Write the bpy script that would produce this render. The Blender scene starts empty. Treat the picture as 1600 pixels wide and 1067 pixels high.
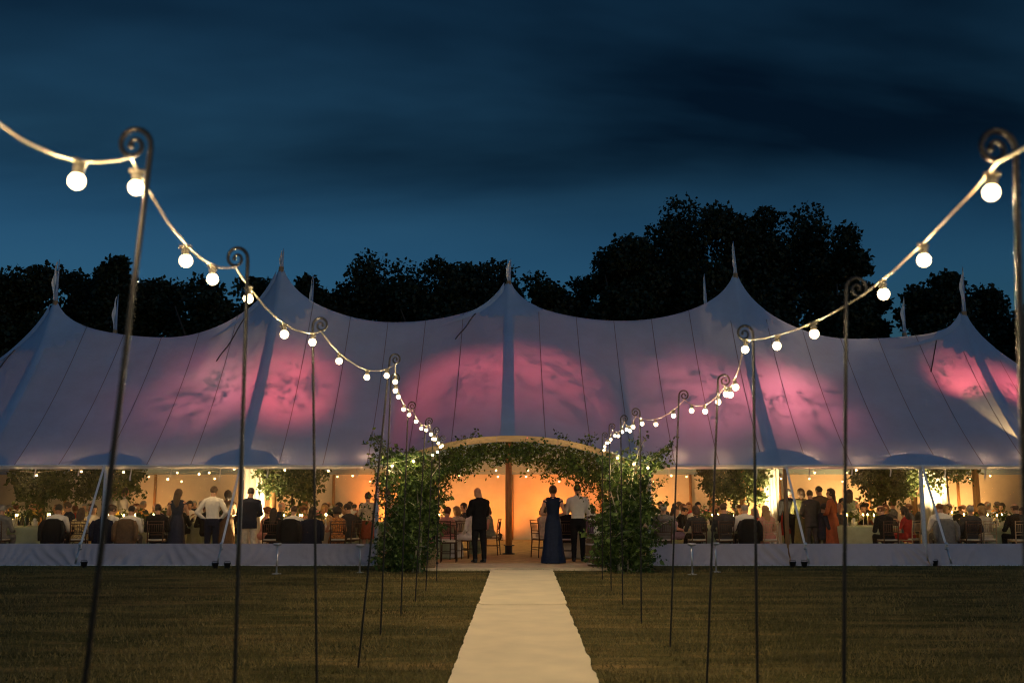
import bpy, bmesh, math, random
import numpy as np
from mathutils import Vector, Matrix, noise
from mathutils.kdtree import KDTree

R = math.radians
rnd = random.Random(7)
sc = bpy.context.scene
COL = sc.collection

# ------------------------------------------------------------------ camera
CAM_Z, PITCH, FPX = 1.66, R(8.645), 1555.6
cam_d = bpy.data.cameras.new('camera')
cam = bpy.data.objects.new('camera', cam_d)
COL.objects.link(cam)
cam.location = (0, 0, CAM_Z)
cam.rotation_euler = (math.pi / 2 + PITCH, 0, 0)
cam_d.sensor_width = 36
cam_d.lens = 35
cam_d.clip_end = 2000
cam_d.dof.use_dof = True
cam_d.dof.focus_distance = 22.5
cam_d.dof.aperture_fstop = 2.0
sc.camera = cam

# ------------------------------------------------------------------ dusk sky
world = bpy.data.worlds.new('World')
sc.world = world
world.use_nodes = True
nt = world.node_tree
nt.nodes.clear()
N = nt.nodes.new
L = nt.links.new
w_out = N('ShaderNodeOutputWorld')
bg = N('ShaderNodeBackground')
sky = N('ShaderNodeTexSky')
sky.sky_type = 'NISHITA'
sky.sun_disc = False
sky.sun_elevation = R(0.6)
sky.sun_rotation = R(140)
sky.altitude = 100
sky.air_density = 1.0
sky.dust_density = 1.0
sky.ozone_density = 4.0
tc = N('ShaderNodeTexCoord')
sep = N('ShaderNodeSeparateXYZ')
L(tc.outputs['Generated'], sep.inputs[0])
# cloud sheet: direction projected on a flat layer overhead
zc = N('ShaderNodeMath'); zc.operation = 'ADD'; zc.inputs[1].default_value = 0.16
zm = N('ShaderNodeMath'); zm.operation = 'MAXIMUM'; zm.inputs[1].default_value = 0.0
L(sep.outputs['Z'], zm.inputs[0]); L(zm.outputs[0], zc.inputs[0])
dx = N('ShaderNodeMath'); dx.operation = 'DIVIDE'
dy = N('ShaderNodeMath'); dy.operation = 'DIVIDE'
L(sep.outputs['X'], dx.inputs[0]); L(zc.outputs[0], dx.inputs[1])
L(sep.outputs['Y'], dy.inputs[0]); L(zc.outputs[0], dy.inputs[1])
cmb = N('ShaderNodeCombineXYZ')
L(dx.outputs[0], cmb.inputs[0]); L(dy.outputs[0], cmb.inputs[1])
mp = N('ShaderNodeMapping')
mp.inputs['Scale'].default_value = (0.42, 1.0, 1.0)
mp.inputs['Location'].default_value = (1.2, 0.3, 0)
mp.inputs['Rotation'].default_value = (0, 0, R(-9))
L(cmb.outputs[0], mp.inputs[0])
cn = N('ShaderNodeTexNoise')
cn.inputs['Scale'].default_value = 1.15
cn.inputs['Detail'].default_value = 5
cn.inputs['Roughness'].default_value = 0.5
cn.inputs['Distortion'].default_value = 0.35
L(mp.outputs[0], cn.inputs['Vector'])
cr = N('ShaderNodeValToRGB')
cr.color_ramp.elements[0].position = 0.43
cr.color_ramp.elements[0].color = (0.06, 0.064, 0.07, 1)
cr.color_ramp.elements[1].position = 0.70
cr.color_ramp.elements[1].color = (.50, .42, .36, 1)
L(cn.outputs['Fac'], cr.inputs[0])
mul = N('ShaderNodeMix'); mul.data_type = 'RGBA'; mul.blend_type = 'MULTIPLY'
mul.inputs[0].default_value = 1.0
tint = N('ShaderNodeMix'); tint.data_type = 'RGBA'; tint.blend_type = 'MULTIPLY'
tint.inputs[0].default_value = 1.0
tint.inputs[7].default_value = (0.66, 0.92, 0.78, 1)
L(sky.outputs[0], tint.inputs[6])
# the cloud deck starts above a clearer strip along the horizon
ez = N('ShaderNodeMapRange'); ez.interpolation_type = 'SMOOTHSTEP'
ez.inputs['From Min'].default_value = 0.19
ez.inputs['From Max'].default_value = 0.33
L(sep.outputs['Z'], ez.inputs['Value'])
cx = N('ShaderNodeMix'); cx.data_type = 'RGBA'
cx.inputs[6].default_value = (0.50, 0.52, 0.54, 1)
L(ez.outputs[0], cx.inputs[0]); L(cr.outputs[0], cx.inputs[7])
# the deck thins out towards the afterglow behind the camera
ey = N('ShaderNodeMapRange'); ey.interpolation_type = 'SMOOTHSTEP'
ey.inputs['From Min'].default_value = 0.35
ey.inputs['From Max'].default_value = -0.35
ey.inputs['To Max'].default_value = 1.0
L(sep.outputs['Y'], ey.inputs['Value'])
cx2 = N('ShaderNodeMix'); cx2.data_type = 'RGBA'
cx2.inputs[7].default_value = (1.0, 1.0, 1.0, 1)
L(ey.outputs[0], cx2.inputs[0]); L(cx.outputs[2], cx2.inputs[6])
L(tint.outputs[2], mul.inputs[6]); L(cx2.outputs[2], mul.inputs[7])
bg.inputs['Strength'].default_value = 0.50
L(mul.outputs[2], bg.inputs['Color'])
L(bg.outputs[0], w_out.inputs['Surface'])

vs = sc.view_settings
vs.view_transform = 'Standard'
vs.look = 'None'
vs.exposure = 0.0
vs.gamma = 1.0
vs.use_curve_mapping = False
cy = sc.cycles
cy.use_denoising = True
cy.filter_width = 1.15
cy.max_bounces = 7
cy.diffuse_bounces = 3
cy.glossy_bounces = 3
cy.transmission_bounces = 4
cy.transparent_max_bounces = 12
cy.volume_bounces = 0
cy.sample_clamp_indirect = 4.0
cy.caustics_reflective = False
cy.caustics_refractive = False


# ------------------------------------------------------------------ helpers
def P(u, v, Y):
    """photo pixel (1600 wide) to the world point at depth Y"""
    x = (u - 800) / FPX
    y = (533.5 - v) / FPX
    d = Vector((x, math.cos(PITCH) - y * math.sin(PITCH), math.sin(PITCH) + y * math.cos(PITCH)))
    t = Y / d.y
    return Vector((d.x * t, Y, CAM_Z + d.z * t))


def XA(u, Y, z=1.5):
    """world x of photo column u at depth Y"""
    return (u - 800) / FPX * (Y * math.cos(PITCH) + (z - CAM_Z) * math.sin(PITCH))


def set_props(o, label=None, cat=None, group=None, kind=None):
    if label: o['label'] = label
    if cat: o['category'] = cat
    if group: o['group'] = group
    if kind: o['kind'] = kind
    return o


def empty(name, loc=(0, 0, 0), rz=0, label=None, cat=None, group=None, parent=None):
    o = bpy.data.objects.new(name, None)
    COL.objects.link(o)
    o.location = loc
    o.rotation_euler = (0, 0, rz)
    o.empty_display_size = 0.1
    if parent: o.parent = parent
    return set_props(o, label, cat, group)


def link_mesh(name, me, mat=None, parent=None, loc=None):
    o = bpy.data.objects.new(name, me)
    COL.objects.link(o)
    if mat is not None and len(me.materials) == 0:
        me.materials.append(mat)
    if parent: o.parent = parent
    if loc is not None: o.location = loc
    return o


def mesh_np(name, V, F, smooth=False):
    V = np.asarray(V, dtype=np.float32)
    F = np.asarray(F, dtype=np.int32)
    me = bpy.data.meshes.new(name)
    m, k = F.shape
    me.vertices.add(len(V))
    me.vertices.foreach_set('co', V.ravel())
    me.loops.add(m * k)
    me.loops.foreach_set('vertex_index', F.ravel())
    me.polygons.add(m)
    me.polygons.foreach_set('loop_start', np.arange(0, m * k, k, dtype=np.int32))
    me.polygons.foreach_set('use_smooth', np.full(m, smooth, dtype=bool))
    me.update(calc_edges=True)
    return me


class MB:
    """collects shapes; build() links them as one mesh object"""

    def __init__(s):
        s.v, s.f = [], []

    def add(s, vs, fs):
        b = len(s.v)
        s.v += [tuple(p) for p in vs]
        s.f += [tuple(i + b for i in f) for f in fs]
        return s

    def box(s, c, size, rot=None, bev=0.0):
        hx, hy, hz = size[0] / 2, size[1] / 2, size[2] / 2
        c = Vector(c)
        if bev > 0:
            pts = []
            b = min(bev, hx * .9, hy * .9, hz * .9)
            for z, k in ((-hz, b), (-hz + b, 0), (hz - b, 0), (hz, b)):
                x, y = hx - k, hy - k
                e = b
                pts += [(-x + e, -y, z), (x - e, -y, z), (x, -y + e, z), (x, y - e, z), (x - e, y, z), (-x + e, y, z), (-x, y - e, z), (-x, -y + e, z)]
            fs = [tuple(range(7, -1, -1)), tuple(range(24, 32))]
            for r in range(3):
                for i in range(8):
                    j = (i + 1) % 8
                    fs.append((r * 8 + i, r * 8 + j, r * 8 + 8 + j, r * 8 + 8 + i))
        else:
            pts = [(-hx, -hy, -hz), (hx, -hy, -hz), (hx, hy, -hz), (-hx, hy, -hz), (-hx, -hy, hz), (hx, -hy, hz), (hx, hy, hz), (-hx, hy, hz)]
            fs = [(3, 2, 1, 0), (4, 5, 6, 7), (0, 1, 5, 4), (1, 2, 6, 5), (2, 3, 7, 6), (3, 0, 4, 7)]
        out = []
        for p in pts:
            p = Vector(p)
            if rot is not None: p = rot @ p
            out.append(p + c)
        return s.add(out, fs)

    def tube(s, pts, rad, n=8, caps=True, twist=0.0, closed=False):
        pts = [Vector(p) for p in pts]
        m = len(pts)
        if not hasattr(rad, '__len__'): rad = [rad] * m
        up = Vector((0, 0, 1))
        t0 = (pts[1] - pts[0]).normalized()
        if abs(t0.dot(up)) > .95: up = Vector((0, 1, 0))
        a = t0.cross(up).normalized()
        vs = []
        prev = t0
        for i, p in enumerate(pts):
            if closed:
                t = (pts[(i + 1) % m] - pts[i - 1]).normalized()
            elif i == 0: t = t0
            elif i == m - 1: t = (pts[i] - pts[i - 1]).normalized()
            else: t = (pts[i + 1] - pts[i - 1]).normalized()
            q = prev.rotation_difference(t)
            a = (q @ a).normalized()
            b = t.cross(a)
            prev = t
            for k in range(n):
                an = 2 * math.pi * k / n + twist * i
                vs.append(p + (a * math.cos(an) + b * math.sin(an)) * rad[i])
        fs = []
        rr = m if closed else m - 1
        for i in range(rr):
            i2 = (i + 1) % m
            for k in range(n):
                k2 = (k + 1) % n
                fs.append((i * n + k, i * n + k2, i2 * n + k2, i2 * n + k))
        if caps and not closed:
            fs.append(tuple(range(n - 1, -1, -1)))
            fs.append(tuple((m - 1) * n + k for k in range(n)))
        return s.add(vs, fs)

    def rings(s, rings, caps=True):
        n = len(rings[0])
        vs = [p for r in rings for p in r]
        fs = []
        for i in range(len(rings) - 1):
            for k in range(n):
                k2 = (k + 1) % n
                fs.append((i * n + k, i * n + k2, (i + 1) * n + k2, (i + 1) * n + k))
        if caps:
            fs.append(tuple(range(n - 1, -1, -1)))
            fs.append(tuple((len(rings) - 1) * n + k for k in range(n)))
        return s.add(vs, fs)

    def lathe(s, prof, c=(0, 0, 0), n=16, caps=True):
        c = Vector(c)
        rg = []
        for r, z in prof:
            rg.append([c + Vector((r * math.cos(2 * math.pi * k / n), r * math.sin(2 * math.pi * k / n), z)) for k in range(n)])
        return s.rings(rg, caps)

    def ball(s, c, r, nu=12, nv=8):
        c = Vector(c)
        if not hasattr(r, '__len__'): r = (r, r, r)
        vs = [c + Vector((0, 0, -r[2]))]
        for j in range(1, nv):
            ph = -math.pi / 2 + math.pi * j / nv
            for k in range(nu):
                a = 2 * math.pi * k / nu
                vs.append(c + Vector((r[0] * math.cos(ph) * math.cos(a), r[1] * math.cos(ph) * math.sin(a), r[2] * math.sin(ph))))
        vs.append(c + Vector((0, 0, r[2])))
        fs = []
        for k in range(nu):
            fs.append((0, 1 + (k + 1) % nu, 1 + k))
        for j in range(nv - 2):
            for k in range(nu):
                k2 = (k + 1) % nu
                fs.append((1 + j * nu + k, 1 + j * nu + k2, 1 + (j + 1) * nu + k2, 1 + (j + 1) * nu + k))
        t = len(vs) - 1
        o = 1 + (nv - 2) * nu
        for k in range(nu):
            fs.append((o + k, o + (k + 1) % nu, t))
        return s.add(vs, fs)

    def grid(s, pts):
        """pts[i][j] grid of points"""
        ni, nj = len(pts), len(pts[0])
        vs = [p for row in pts for p in row]
        fs = []
        for i in range(ni - 1):
            for j in range(nj - 1):
                fs.append((i * nj + j, i * nj + j + 1, (i + 1) * nj + j + 1, (i + 1) * nj + j))
        return s.add(vs, fs)

    def mesh(s, name, smooth=True):
        me = bpy.data.meshes.new(name)
        me.from_pydata(s.v, [], s.f)
        me.polygons.foreach_set('use_smooth', [smooth] * len(me.polygons))
        me.update()
        return me

    def build(s, name, mat, parent=None, smooth=True, loc=None, world=False):
        if world and parent is not None:
            off = parent.matrix_basis.translation
            if parent.parent: off = off + parent.parent.matrix_basis.translation
            s.v = [(p[0] - off.x, p[1] - off.y, p[2] - off.z) for p in s.v]
        me = s.mesh(name, smooth)
        return link_mesh(name, me, mat, parent, loc)


def add_rest(o, parent=None):
    c = o.copy()
    COL.objects.link(c)
    if parent: c.parent = parent
    return c


def copy_tree(o, parent=None):
    c = o.copy()
    COL.objects.link(c)
    if parent: c.parent = parent
    for ch in o.children: copy_tree(ch, c)
    return c


# ------------------------------------------------------------------ materials
def new_mat(name):
    m = bpy.data.materials.new(name)
    m.use_nodes = True
    t = m.node_tree
    b = t.nodes.get('Principled BSDF')
    return m, t, b


def mat(name, col, rough=.7, var=.25, scale=8.0, bump=0.0, bscale=60.0, metal=0.0, spec=.3, stretch=None, island=0.0, col2=None, sheen=0.0):
    m, t, b = new_mat(name)
    n = t.nodes.new
    l = t.links.new
    tcn = n('ShaderNodeTexCoord')
    src = tcn.outputs['Object']
    if stretch:
        mpn = n('ShaderNodeMapping')
        mpn.inputs['Scale'].default_value = stretch
        l(src, mpn.inputs[0])
        src = mpn.outputs[0]
    nz = n('ShaderNodeTexNoise')
    nz.inputs['Scale'].default_value = scale
    nz.inputs['Detail'].default_value = 5
    l(src, nz.inputs['Vector'])
    ramp = n('ShaderNodeValToRGB')
    ramp.color_ramp.elements[0].position = .3
    ramp.color_ramp.elements[1].position = .7
    c0 = tuple(c * (1 - var) for c in col)
    c1 = tuple(min(1, c * (1 + var)) for c in (col2 or col))
    ramp.color_ramp.elements[0].color = (*c0, 1)
    ramp.color_ramp.elements[1].color = (*c1, 1)
    l(nz.outputs['Fac'], ramp.inputs[0])
    out = ramp.outputs[0]
    if island > 0:
        g = n('ShaderNodeNewGeometry')
        hs = n('ShaderNodeHueSaturation')
        mr = n('ShaderNodeMapRange')
        mr.inputs['To Min'].default_value = 1 - island
        mr.inputs['To Max'].default_value = 1 + island
        l(g.outputs['Random Per Island'], mr.inputs['Value'])
        l(mr.outputs[0], hs.inputs['Value'])
        l(out, hs.inputs['Color'])
        out = hs.outputs[0]
    l(out, b.inputs['Base Color'])
    b.inputs['Roughness'].default_value = rough
    b.inputs['Metallic'].default_value = metal
    b.inputs['Specular IOR Level'].default_value = spec
    if sheen: b.inputs['Sheen Weight'].default_value = sheen
    if bump > 0:
        bn = n('ShaderNodeTexNoise')
        bn.inputs['Scale'].default_value = bscale
        bn.inputs['Detail'].default_value = 3
        l(src, bn.inputs['Vector'])
        bp = n('ShaderNodeBump')
        bp.inputs['Strength'].default_value = bump
        bp.inputs['Distance'].default_value = .02
        l(bn.outputs['Fac'], bp.inputs['Height'])
        l(bp.outputs[0], b.inputs['Normal'])
    return m


def emit(name, col, strength):
    m = bpy.data.materials.new(name)
    m.use_nodes = True
    t = m.node_tree
    t.nodes.clear()
    o = t.nodes.new('ShaderNodeOutputMaterial')
    e = t.nodes.new('ShaderNodeEmission')
    e.inputs[0].default_value = (*col, 1)
    e.inputs[1].default_value = strength
    t.links.new(e.outputs[0], o.inputs[0])
    return m


def canvas_mat(name, col, transl, fac, bump=.15):
    """woven tent canvas: diffuse reflection plus diffuse transmission"""
    m = bpy.data.materials.new(name)
    m.use_nodes = True
    t = m.node_tree
    t.nodes.clear()
    n = t.nodes.new
    l = t.links.new
    o = n('ShaderNodeOutputMaterial')
    d = n('ShaderNodeBsdfDiffuse')
    tr = n('ShaderNodeBsdfTranslucent')
    mx = n('ShaderNodeMixShader')
    mx.inputs[0].default_value = fac
    tcn = n('ShaderNodeTexCoord')
    nz = n('ShaderNodeTexNoise')
    nz.inputs['Scale'].default_value = 1.3
    nz.inputs['Detail'].default_value = 6
    nz.inputs['Roughness'].default_value = .65
    l(tcn.outputs['Object'], nz.inputs['Vector'])
    rp = n('ShaderNodeValToRGB')
    rp.color_ramp.elements[0].position = .3
    rp.color_ramp.elements[1].position = .7
    rp.color_ramp.elements[0].color = (*[c * .86 for c in col], 1)
    rp.color_ramp.elements[1].color = (*[min(1, c * 1.06) for c in col], 1)
    l(nz.outputs['Fac'], rp.inputs[0])
    l(rp.outputs[0], d.inputs[0])
    tr.inputs[0].default_value = (*transl, 1)
    bn = n('ShaderNodeTexNoise')
    bn.inputs['Scale'].default_value = 5
    bn.inputs['Detail'].default_value = 6
    l(tcn.outputs['Object'], bn.inputs['Vector'])
    bp = n('ShaderNodeBump')
    bp.inputs['Strength'].default_value = bump
    bp.inputs['Distance'].default_value = .05
    l(bn.outputs['Fac'], bp.inputs['Height'])
    l(bp.outputs[0], d.inputs['Normal'])
    l(d.outputs[0], mx.inputs[1])
    l(tr.outputs[0], mx.inputs[2])
    l(mx.outputs[0], o.inputs[0])
    return m


def pane_mat(name):
    """thin clear PVC with a light bloom of condensation"""
    m = bpy.data.materials.new(name)
    m.use_nodes = True
    t = m.node_tree
    t.nodes.clear()
    n = t.nodes.new
    l = t.links.new
    o = n('ShaderNodeOutputMaterial')
    tp = n('ShaderNodeBsdfTransparent')
    tp.inputs[0].default_value = (.95, .95, .93, 1)
    gl = n('ShaderNodeBsdfGlossy')
    gl.inputs['Roughness'].default_value = .08
    di = n('ShaderNodeBsdfTranslucent')
    di.inputs[0].default_value = (.8, .78, .74, 1)
    m1 = n('ShaderNodeMixShader')
    m2 = n('ShaderNodeMixShader')
    tcn = n('ShaderNodeTexCoord')
    nz = n('ShaderNodeTexNoise')
    nz.inputs['Scale'].default_value = 1.1
    nz.inputs['Detail'].default_value = 8
    nz.inputs['Roughness'].default_value = .7
    l(tcn.outputs['Object'], nz.inputs['Vector'])
    mr = n('ShaderNodeMapRange')
    mr.inputs['From Min'].default_value = .3
    mr.inputs['From Max'].default_value = .7
    mr.inputs['To Min'].default_value = .004
    mr.inputs['To Max'].default_value = .05
    l(nz.outputs['Fac'], mr.inputs[0])
    l(mr.outputs[0], m1.inputs[0])
    l(tp.outputs[0], m1.inputs[1])
    l(di.outputs[0], m1.inputs[2])
    fr = n('ShaderNodeFresnel')
    fr.inputs[0].default_value = 1.25
    l(fr.outputs[0], m2.inputs[0])
    l(m1.outputs[0], m2.inputs[1])
    l(gl.outputs[0], m2.inputs[2])
    l(m2.outputs[0], o.inputs[0])
    return m


def leaf_mat(name, col, col2, transl=.25):
    m = bpy.data.materials.new(name)
    m.use_nodes = True
    t = m.node_tree
    t.nodes.clear()
    n = t.nodes.new
    l = t.links.new
    o = n('ShaderNodeOutputMaterial')
    d = n('ShaderNodeBsdfPrincipled')
    d.inputs['Roughness'].default_value = .55
    d.inputs['Specular IOR Level'].default_value = .25
    tr = n('ShaderNodeBsdfTranslucent')
    mx = n('ShaderNodeMixShader')
    mx.inputs[0].default_value = transl
    g = n('ShaderNodeNewGeometry')
    rp = n('ShaderNodeValToRGB')
    rp.color_ramp.elements[0].color = (*col, 1)
    rp.color_ramp.elements[1].color = (*col2, 1)
    l(g.outputs['Random Per Island'], rp.inputs[0])
    l(rp.outputs[0], d.inputs['Base Color'])
    l(rp.outputs[0], tr.inputs[0])
    l(d.outputs[0], mx.inputs[1])
    l(tr.outputs[0], mx.inputs[2])
    l(mx.outputs[0], o.inputs[0])
    return m


M = {}
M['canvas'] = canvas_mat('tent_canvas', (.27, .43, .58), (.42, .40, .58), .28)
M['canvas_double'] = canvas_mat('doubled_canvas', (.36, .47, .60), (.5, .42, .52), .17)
M['wall_canvas'] = canvas_mat('wall_canvas', (.72, .66, .56), (.4, .36, .3), .12)
M['valance'] = canvas_mat('valance_canvas', (.75, .73, .68), (.8, .75, .65), .5, .1)
M['skirt'] = canvas_mat('skirt_vinyl', (.54, .46, .46), (.5, .45, .45), .05, .4)
M['hem'] = mat('white_hem', (.8, .78, .72), .6, .08)
M['seam'] = mat('seam_tape', (.15, .16, .20), .8, .1)
M['pane'] = pane_mat('clear_vinyl')
M['strap'] = mat('white_webbing', (.72, .72, .70), .7, .1, 30, .2, 150)
M['rope'] = mat('dark_rope', (.06, .06, .07), .9, .2)
M['steel'] = mat('galvanised_steel', (.55, .55, .56), .35, .15, metal=.9)
M['iron'] = mat('black_wrought_iron', (.008, .0078, .0075), .36, .3, 40, .12, 120, spec=.35)
M['blackplastic'] = mat('black_plastic', (.012, .012, .013), .45, .2)
M['wood'] = mat('pole_timber', (.42, .22, .09), .5, .3, 3, .15, 40, stretch=(12, 12, 1))
M['beam'] = mat('arch_timber', (.50, .33, .15), .55, .22, 3, .15, 40, stretch=(1, 10, 10))
M['chairwood'] = mat('dark_chair_wood', (.07, .035, .018), .4, .3, 12, stretch=(6, 6, 1))
M['chairlight'] = mat('limewashed_chair_wood', (.42, .32, .2), .5, .2, 12, stretch=(6, 6, 1))
M['cushion'] = mat('ivory_cushion', (.68, .62, .5), .8, .1)
M['cloth'] = mat('sage_tablecloth', (.36, .42, .29), .85, .15, 4, .1, 80)
M['clothwhite'] = mat('ivory_tablecloth', (.62, .56, .44), .85, .1, 4, .1, 80)
M['cable'] = mat('cream_cable', (.62, .56, .42), .6, .1)
M['holder'] = mat('cream_lampholder', (.26, .23, .17), .45, .06)
BULB_E = 16.0
M['bulb'] = emit('lit_bulb', (1.0, .74, .40), BULB_E)
M['bulb_inner'] = emit('lit_bulb_inside', (1.0, .62, .25), 16.0)
for k_ in ('bulb', 'bulb_inner'): M[k_].cycles.emission_sampling = 'NONE'
M['flame'] = emit('candle_flame', (1.0, .55, .14), 260)
M['wax'] = mat('ivory_wax', (.75, .68, .5), .5, .05)
M['leafy'] = leaf_mat('arch_leaves', (.014, .038, .008), (.12, .175, .036))
M['leafin'] = leaf_mat('indoor_leaves', (.035, .06, .015), (.13, .16, .05))
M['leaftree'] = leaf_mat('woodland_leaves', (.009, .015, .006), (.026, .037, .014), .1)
M['bark'] = mat('tree_bark', (.05, .04, .03), .9, .4, 5, .5, 20, stretch=(4, 4, 1))
M['palebark'] = mat('pale_bark', (.38, .34, .26), .8, .4, 8, .3, 20)
M['wicker'] = mat('wicker', (.28, .19, .10), .7, .4, 30, .5, 60)
M['barrel'] = mat('barrel_oak', (.12, .075, .04), .65, .35, 6, .2, 30, stretch=(10, 10, 1))
M['petalw'] = mat('white_petals', (.75, .72, .66), .7, .1)
M['petalo'] = mat('orange_petals', (.75, .33, .08), .7, .2)
M['petaly'] = mat('yellow_petals', (.80, .55, .10), .7, .2)
M['petalp'] = mat('pink_petals', (.72, .25, .28), .7, .2)
M['glass'] = mat('drinking_glass', (.7, .7, .68), .1, .05, spec=.8)
M['bottle'] = mat('green_bottle', (.02, .05, .02), .12, .1, spec=.8)

# ------------------------------------------------------------------ lawn
def ground_mat():
    m, t, b = new_mat('mown_lawn')
    n = t.nodes.new
    l = t.links.new
    tcn = n('ShaderNodeTexCoord')
    mpn = n('ShaderNodeMapping')
    mpn.inputs['Scale'].default_value = (.35, 1.3, 1)
    l(tcn.outputs['Object'], mpn.inputs[0])
    a = n('ShaderNodeTexNoise')
    a.inputs['Scale'].default_value = 1.2
    a.inputs['Detail'].default_value = 8
    a.inputs['Roughness'].default_value = .7
    l(mpn.outputs[0], a.inputs['Vector'])
    rp = n('ShaderNodeValToRGB')
    e = rp.color_ramp.elements
    e[0].position = .32
    e[0].color = (.034, .034, .010, 1)
    e[1].position = .68
    e[1].color = (.30, .19, .070, 1)
    k = e.new(.5)
    k.color = (.105, .092, .028, 1)
    l(a.outputs['Fac'], rp.inputs[0])
    f = n('ShaderNodeTexNoise')
    f.inputs['Scale'].default_value = 38
    f.inputs['Detail'].default_value = 4
    l(tcn.outputs['Object'], f.inputs['Vector'])
    mr = n('ShaderNodeMapRange')
    mr.inputs['From Min'].default_value = .3
    mr.inputs['From Max'].default_value = .7
    mr.inputs['To Min'].default_value = .45
    mr.inputs['To Max'].default_value = 1.5
    l(f.outputs['Fac'], mr.inputs[0])
    mm = n('ShaderNodeMix')
    mm.data_type = 'RGBA'
    mm.blend_type = 'MULTIPLY'
    mm.inputs[0].default_value = 1
    l(rp.outputs[0], mm.inputs[6])
    l(mr.outputs[0], mm.inputs[7])
    l(mm.outputs[2], b.inputs['Base Color'])
    b.inputs['Roughness'].default_value = .95
    b.inputs['Specular IOR Level'].default_value = .05
    bp = n('ShaderNodeBump')
    bp.inputs['Strength'].default_value = .9
    bp.inputs['Distance'].default_value = .04
    l(f.outputs['Fac'], bp.inputs['Height'])
    l(bp.outputs[0], b.inputs['Normal'])
    return m


mb = MB()
mb.grid([[(-700, -60, 0), (-700, 1200, 0)], [(700, -60, 0), (700, 1200, 0)]])
g = mb.build('lawn', ground_mat(), smooth=False)
g['kind'] = 'structure'

rng = np.random.default_rng(5)
# mown blades, thick enough to break the sheet up where the camera is near
nb = 230000
yy = 7.5 + (23.42 - 7.5) * rng.random(nb) ** 1.15
xx = (rng.random(nb) * 2 - 1) * (1.2 + yy * .545)
patch = np.array([noise.noise((x * .5, y * 1.3, 3.1)) for x, y in zip(xx[::1], yy[::1])])
keep = (rng.random(nb) < .6 + .9 * patch) & ~((np.abs(xx - .14) < .68) & (yy < 21.9))
xx, yy, patch = xx[keep], yy[keep], patch[keep]
n_ = len(xx)
an = rng.random(n_) * 2 * math.pi
hh = .022 + .035 * rng.random(n_)
ww = .004 + .004 * rng.random(n_)
lean = (rng.random((n_, 2)) - .5) * .06
V = np.zeros((n_, 3, 3), np.float32)
V[:, 0] = np.stack([xx - np.cos(an) * ww, yy - np.sin(an) * ww, np.zeros(n_)], 1)
V[:, 1] = np.stack([xx + np.cos(an) * ww, yy + np.sin(an) * ww, np.zeros(n_)], 1)
V[:, 2] = np.stack([xx + lean[:, 0], yy + lean[:, 1], hh], 1)
me = mesh_np('grass', V.reshape(-1, 3), np.arange(n_ * 3).reshape(-1, 3))
gm = leaf_mat('grass_blades', (.040, .045, .011), (.33, .24, .085), .2)
_t = gm.node_tree
_rp = [n for n in _t.nodes if n.type == 'VALTORGB'][0]
_g = [n for n in _t.nodes if n.type == 'NEW_GEOMETRY'][0]
_tc = _t.nodes.new('ShaderNodeTexCoord')
_mp = _t.nodes.new('ShaderNodeMapping'); _mp.inputs['Scale'].default_value = (.4, 1.1, 0)
_nz = _t.nodes.new('ShaderNodeTexNoise'); _nz.inputs['Scale'].default_value = 1.1; _nz.inputs['Detail'].default_value = 7; _nz.inputs['Roughness'].default_value = .68
_mr = _t.nodes.new('ShaderNodeMapRange'); _mr.inputs['From Min'].default_value = .36; _mr.inputs['From Max'].default_value = .64
_mx = _t.nodes.new('ShaderNodeMix'); _mx.inputs[0].default_value = .68
_t.links.new(_tc.outputs['Object'], _mp.inputs[0]); _t.links.new(_mp.outputs[0], _nz.inputs['Vector'])
_t.links.new(_nz.outputs['Fac'], _mr.inputs[0]); _t.links.new(_g.outputs['Random Per Island'], _mx.inputs[2]); _t.links.new(_mr.outputs[0], _mx.inputs[3])
_t.links.new(_mx.outputs[0], _rp.inputs[0])
grass = link_mesh('grass', me, gm)
grass['kind'] = 'stuff'

# ------------------------------------------------------------------ carpet runner (overlapping lengths)
M['carpet'] = mat('coir_carpet', (.86, .71, .46), .95, .08, 1.7, .35, 300, spec=.05)
run = empty('carpet_runner', (.15, 12, 0), label='long pale coir carpet runner laid on the grass to the entrance', cat='carpet')


def carpet_len(y0, y1, z, seed, jog=0.0):
    r = random.Random(seed)
    ny, nx = int((y1 - y0) / .08), 14
    top = []
    for i in range(ny + 1):
        y = y0 + (y1 - y0) * i / ny
        cx = .10 + .0075 * (y - 9) + jog
        wl = .655 + .024 * noise.noise((y * 1.9, seed, 0)) + .012 * noise.noise((y * 6, seed, 4))
        wr = .655 + .024 * noise.noise((y * 1.9, seed, 9)) + .012 * noise.noise((y * 6, seed, 7))
        row = []
        for j in range(nx + 1):
            s = j / nx * 2 - 1
            x = cx + (s * wl if s < 0 else s * wr)
            e = max(0, abs(s) - .8) / .2
            zz = z + .0015 * noise.noise((x * 1.2, y * 1.1, seed)) + e * e * (.016 + .028 * max(0, noise.noise((y * 2.3, s, seed + 2))))
            row.append((x, y, zz))
        top.append(row)
    m = MB()
    m.grid(top)
    # turned-down thickness round the rim
    rim = [top[0][j] for j in range(nx + 1)] + [top[i][nx] for i in range(1, ny + 1)] + [top[ny][j] for j in range(nx - 1, -1, -1)] + [top[i][0] for i in range(ny - 1, 0, -1)]
    low = [(p[0], p[1], p[2] - .014) for p in rim]
    k = len(rim)
    m.add(rim + low, [(i, i + k, (i + 1) % k + k, (i + 1) % k) for i in range(k)])
    return m


carpet_len(2.0, 15.25, .022, 3).build('carpet_strip', M['carpet'], run, world=True)
carpet_len(15.15, 21.86, .036, 8, .012).build('carpet_strip', M['carpet'], run, world=True)


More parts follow.
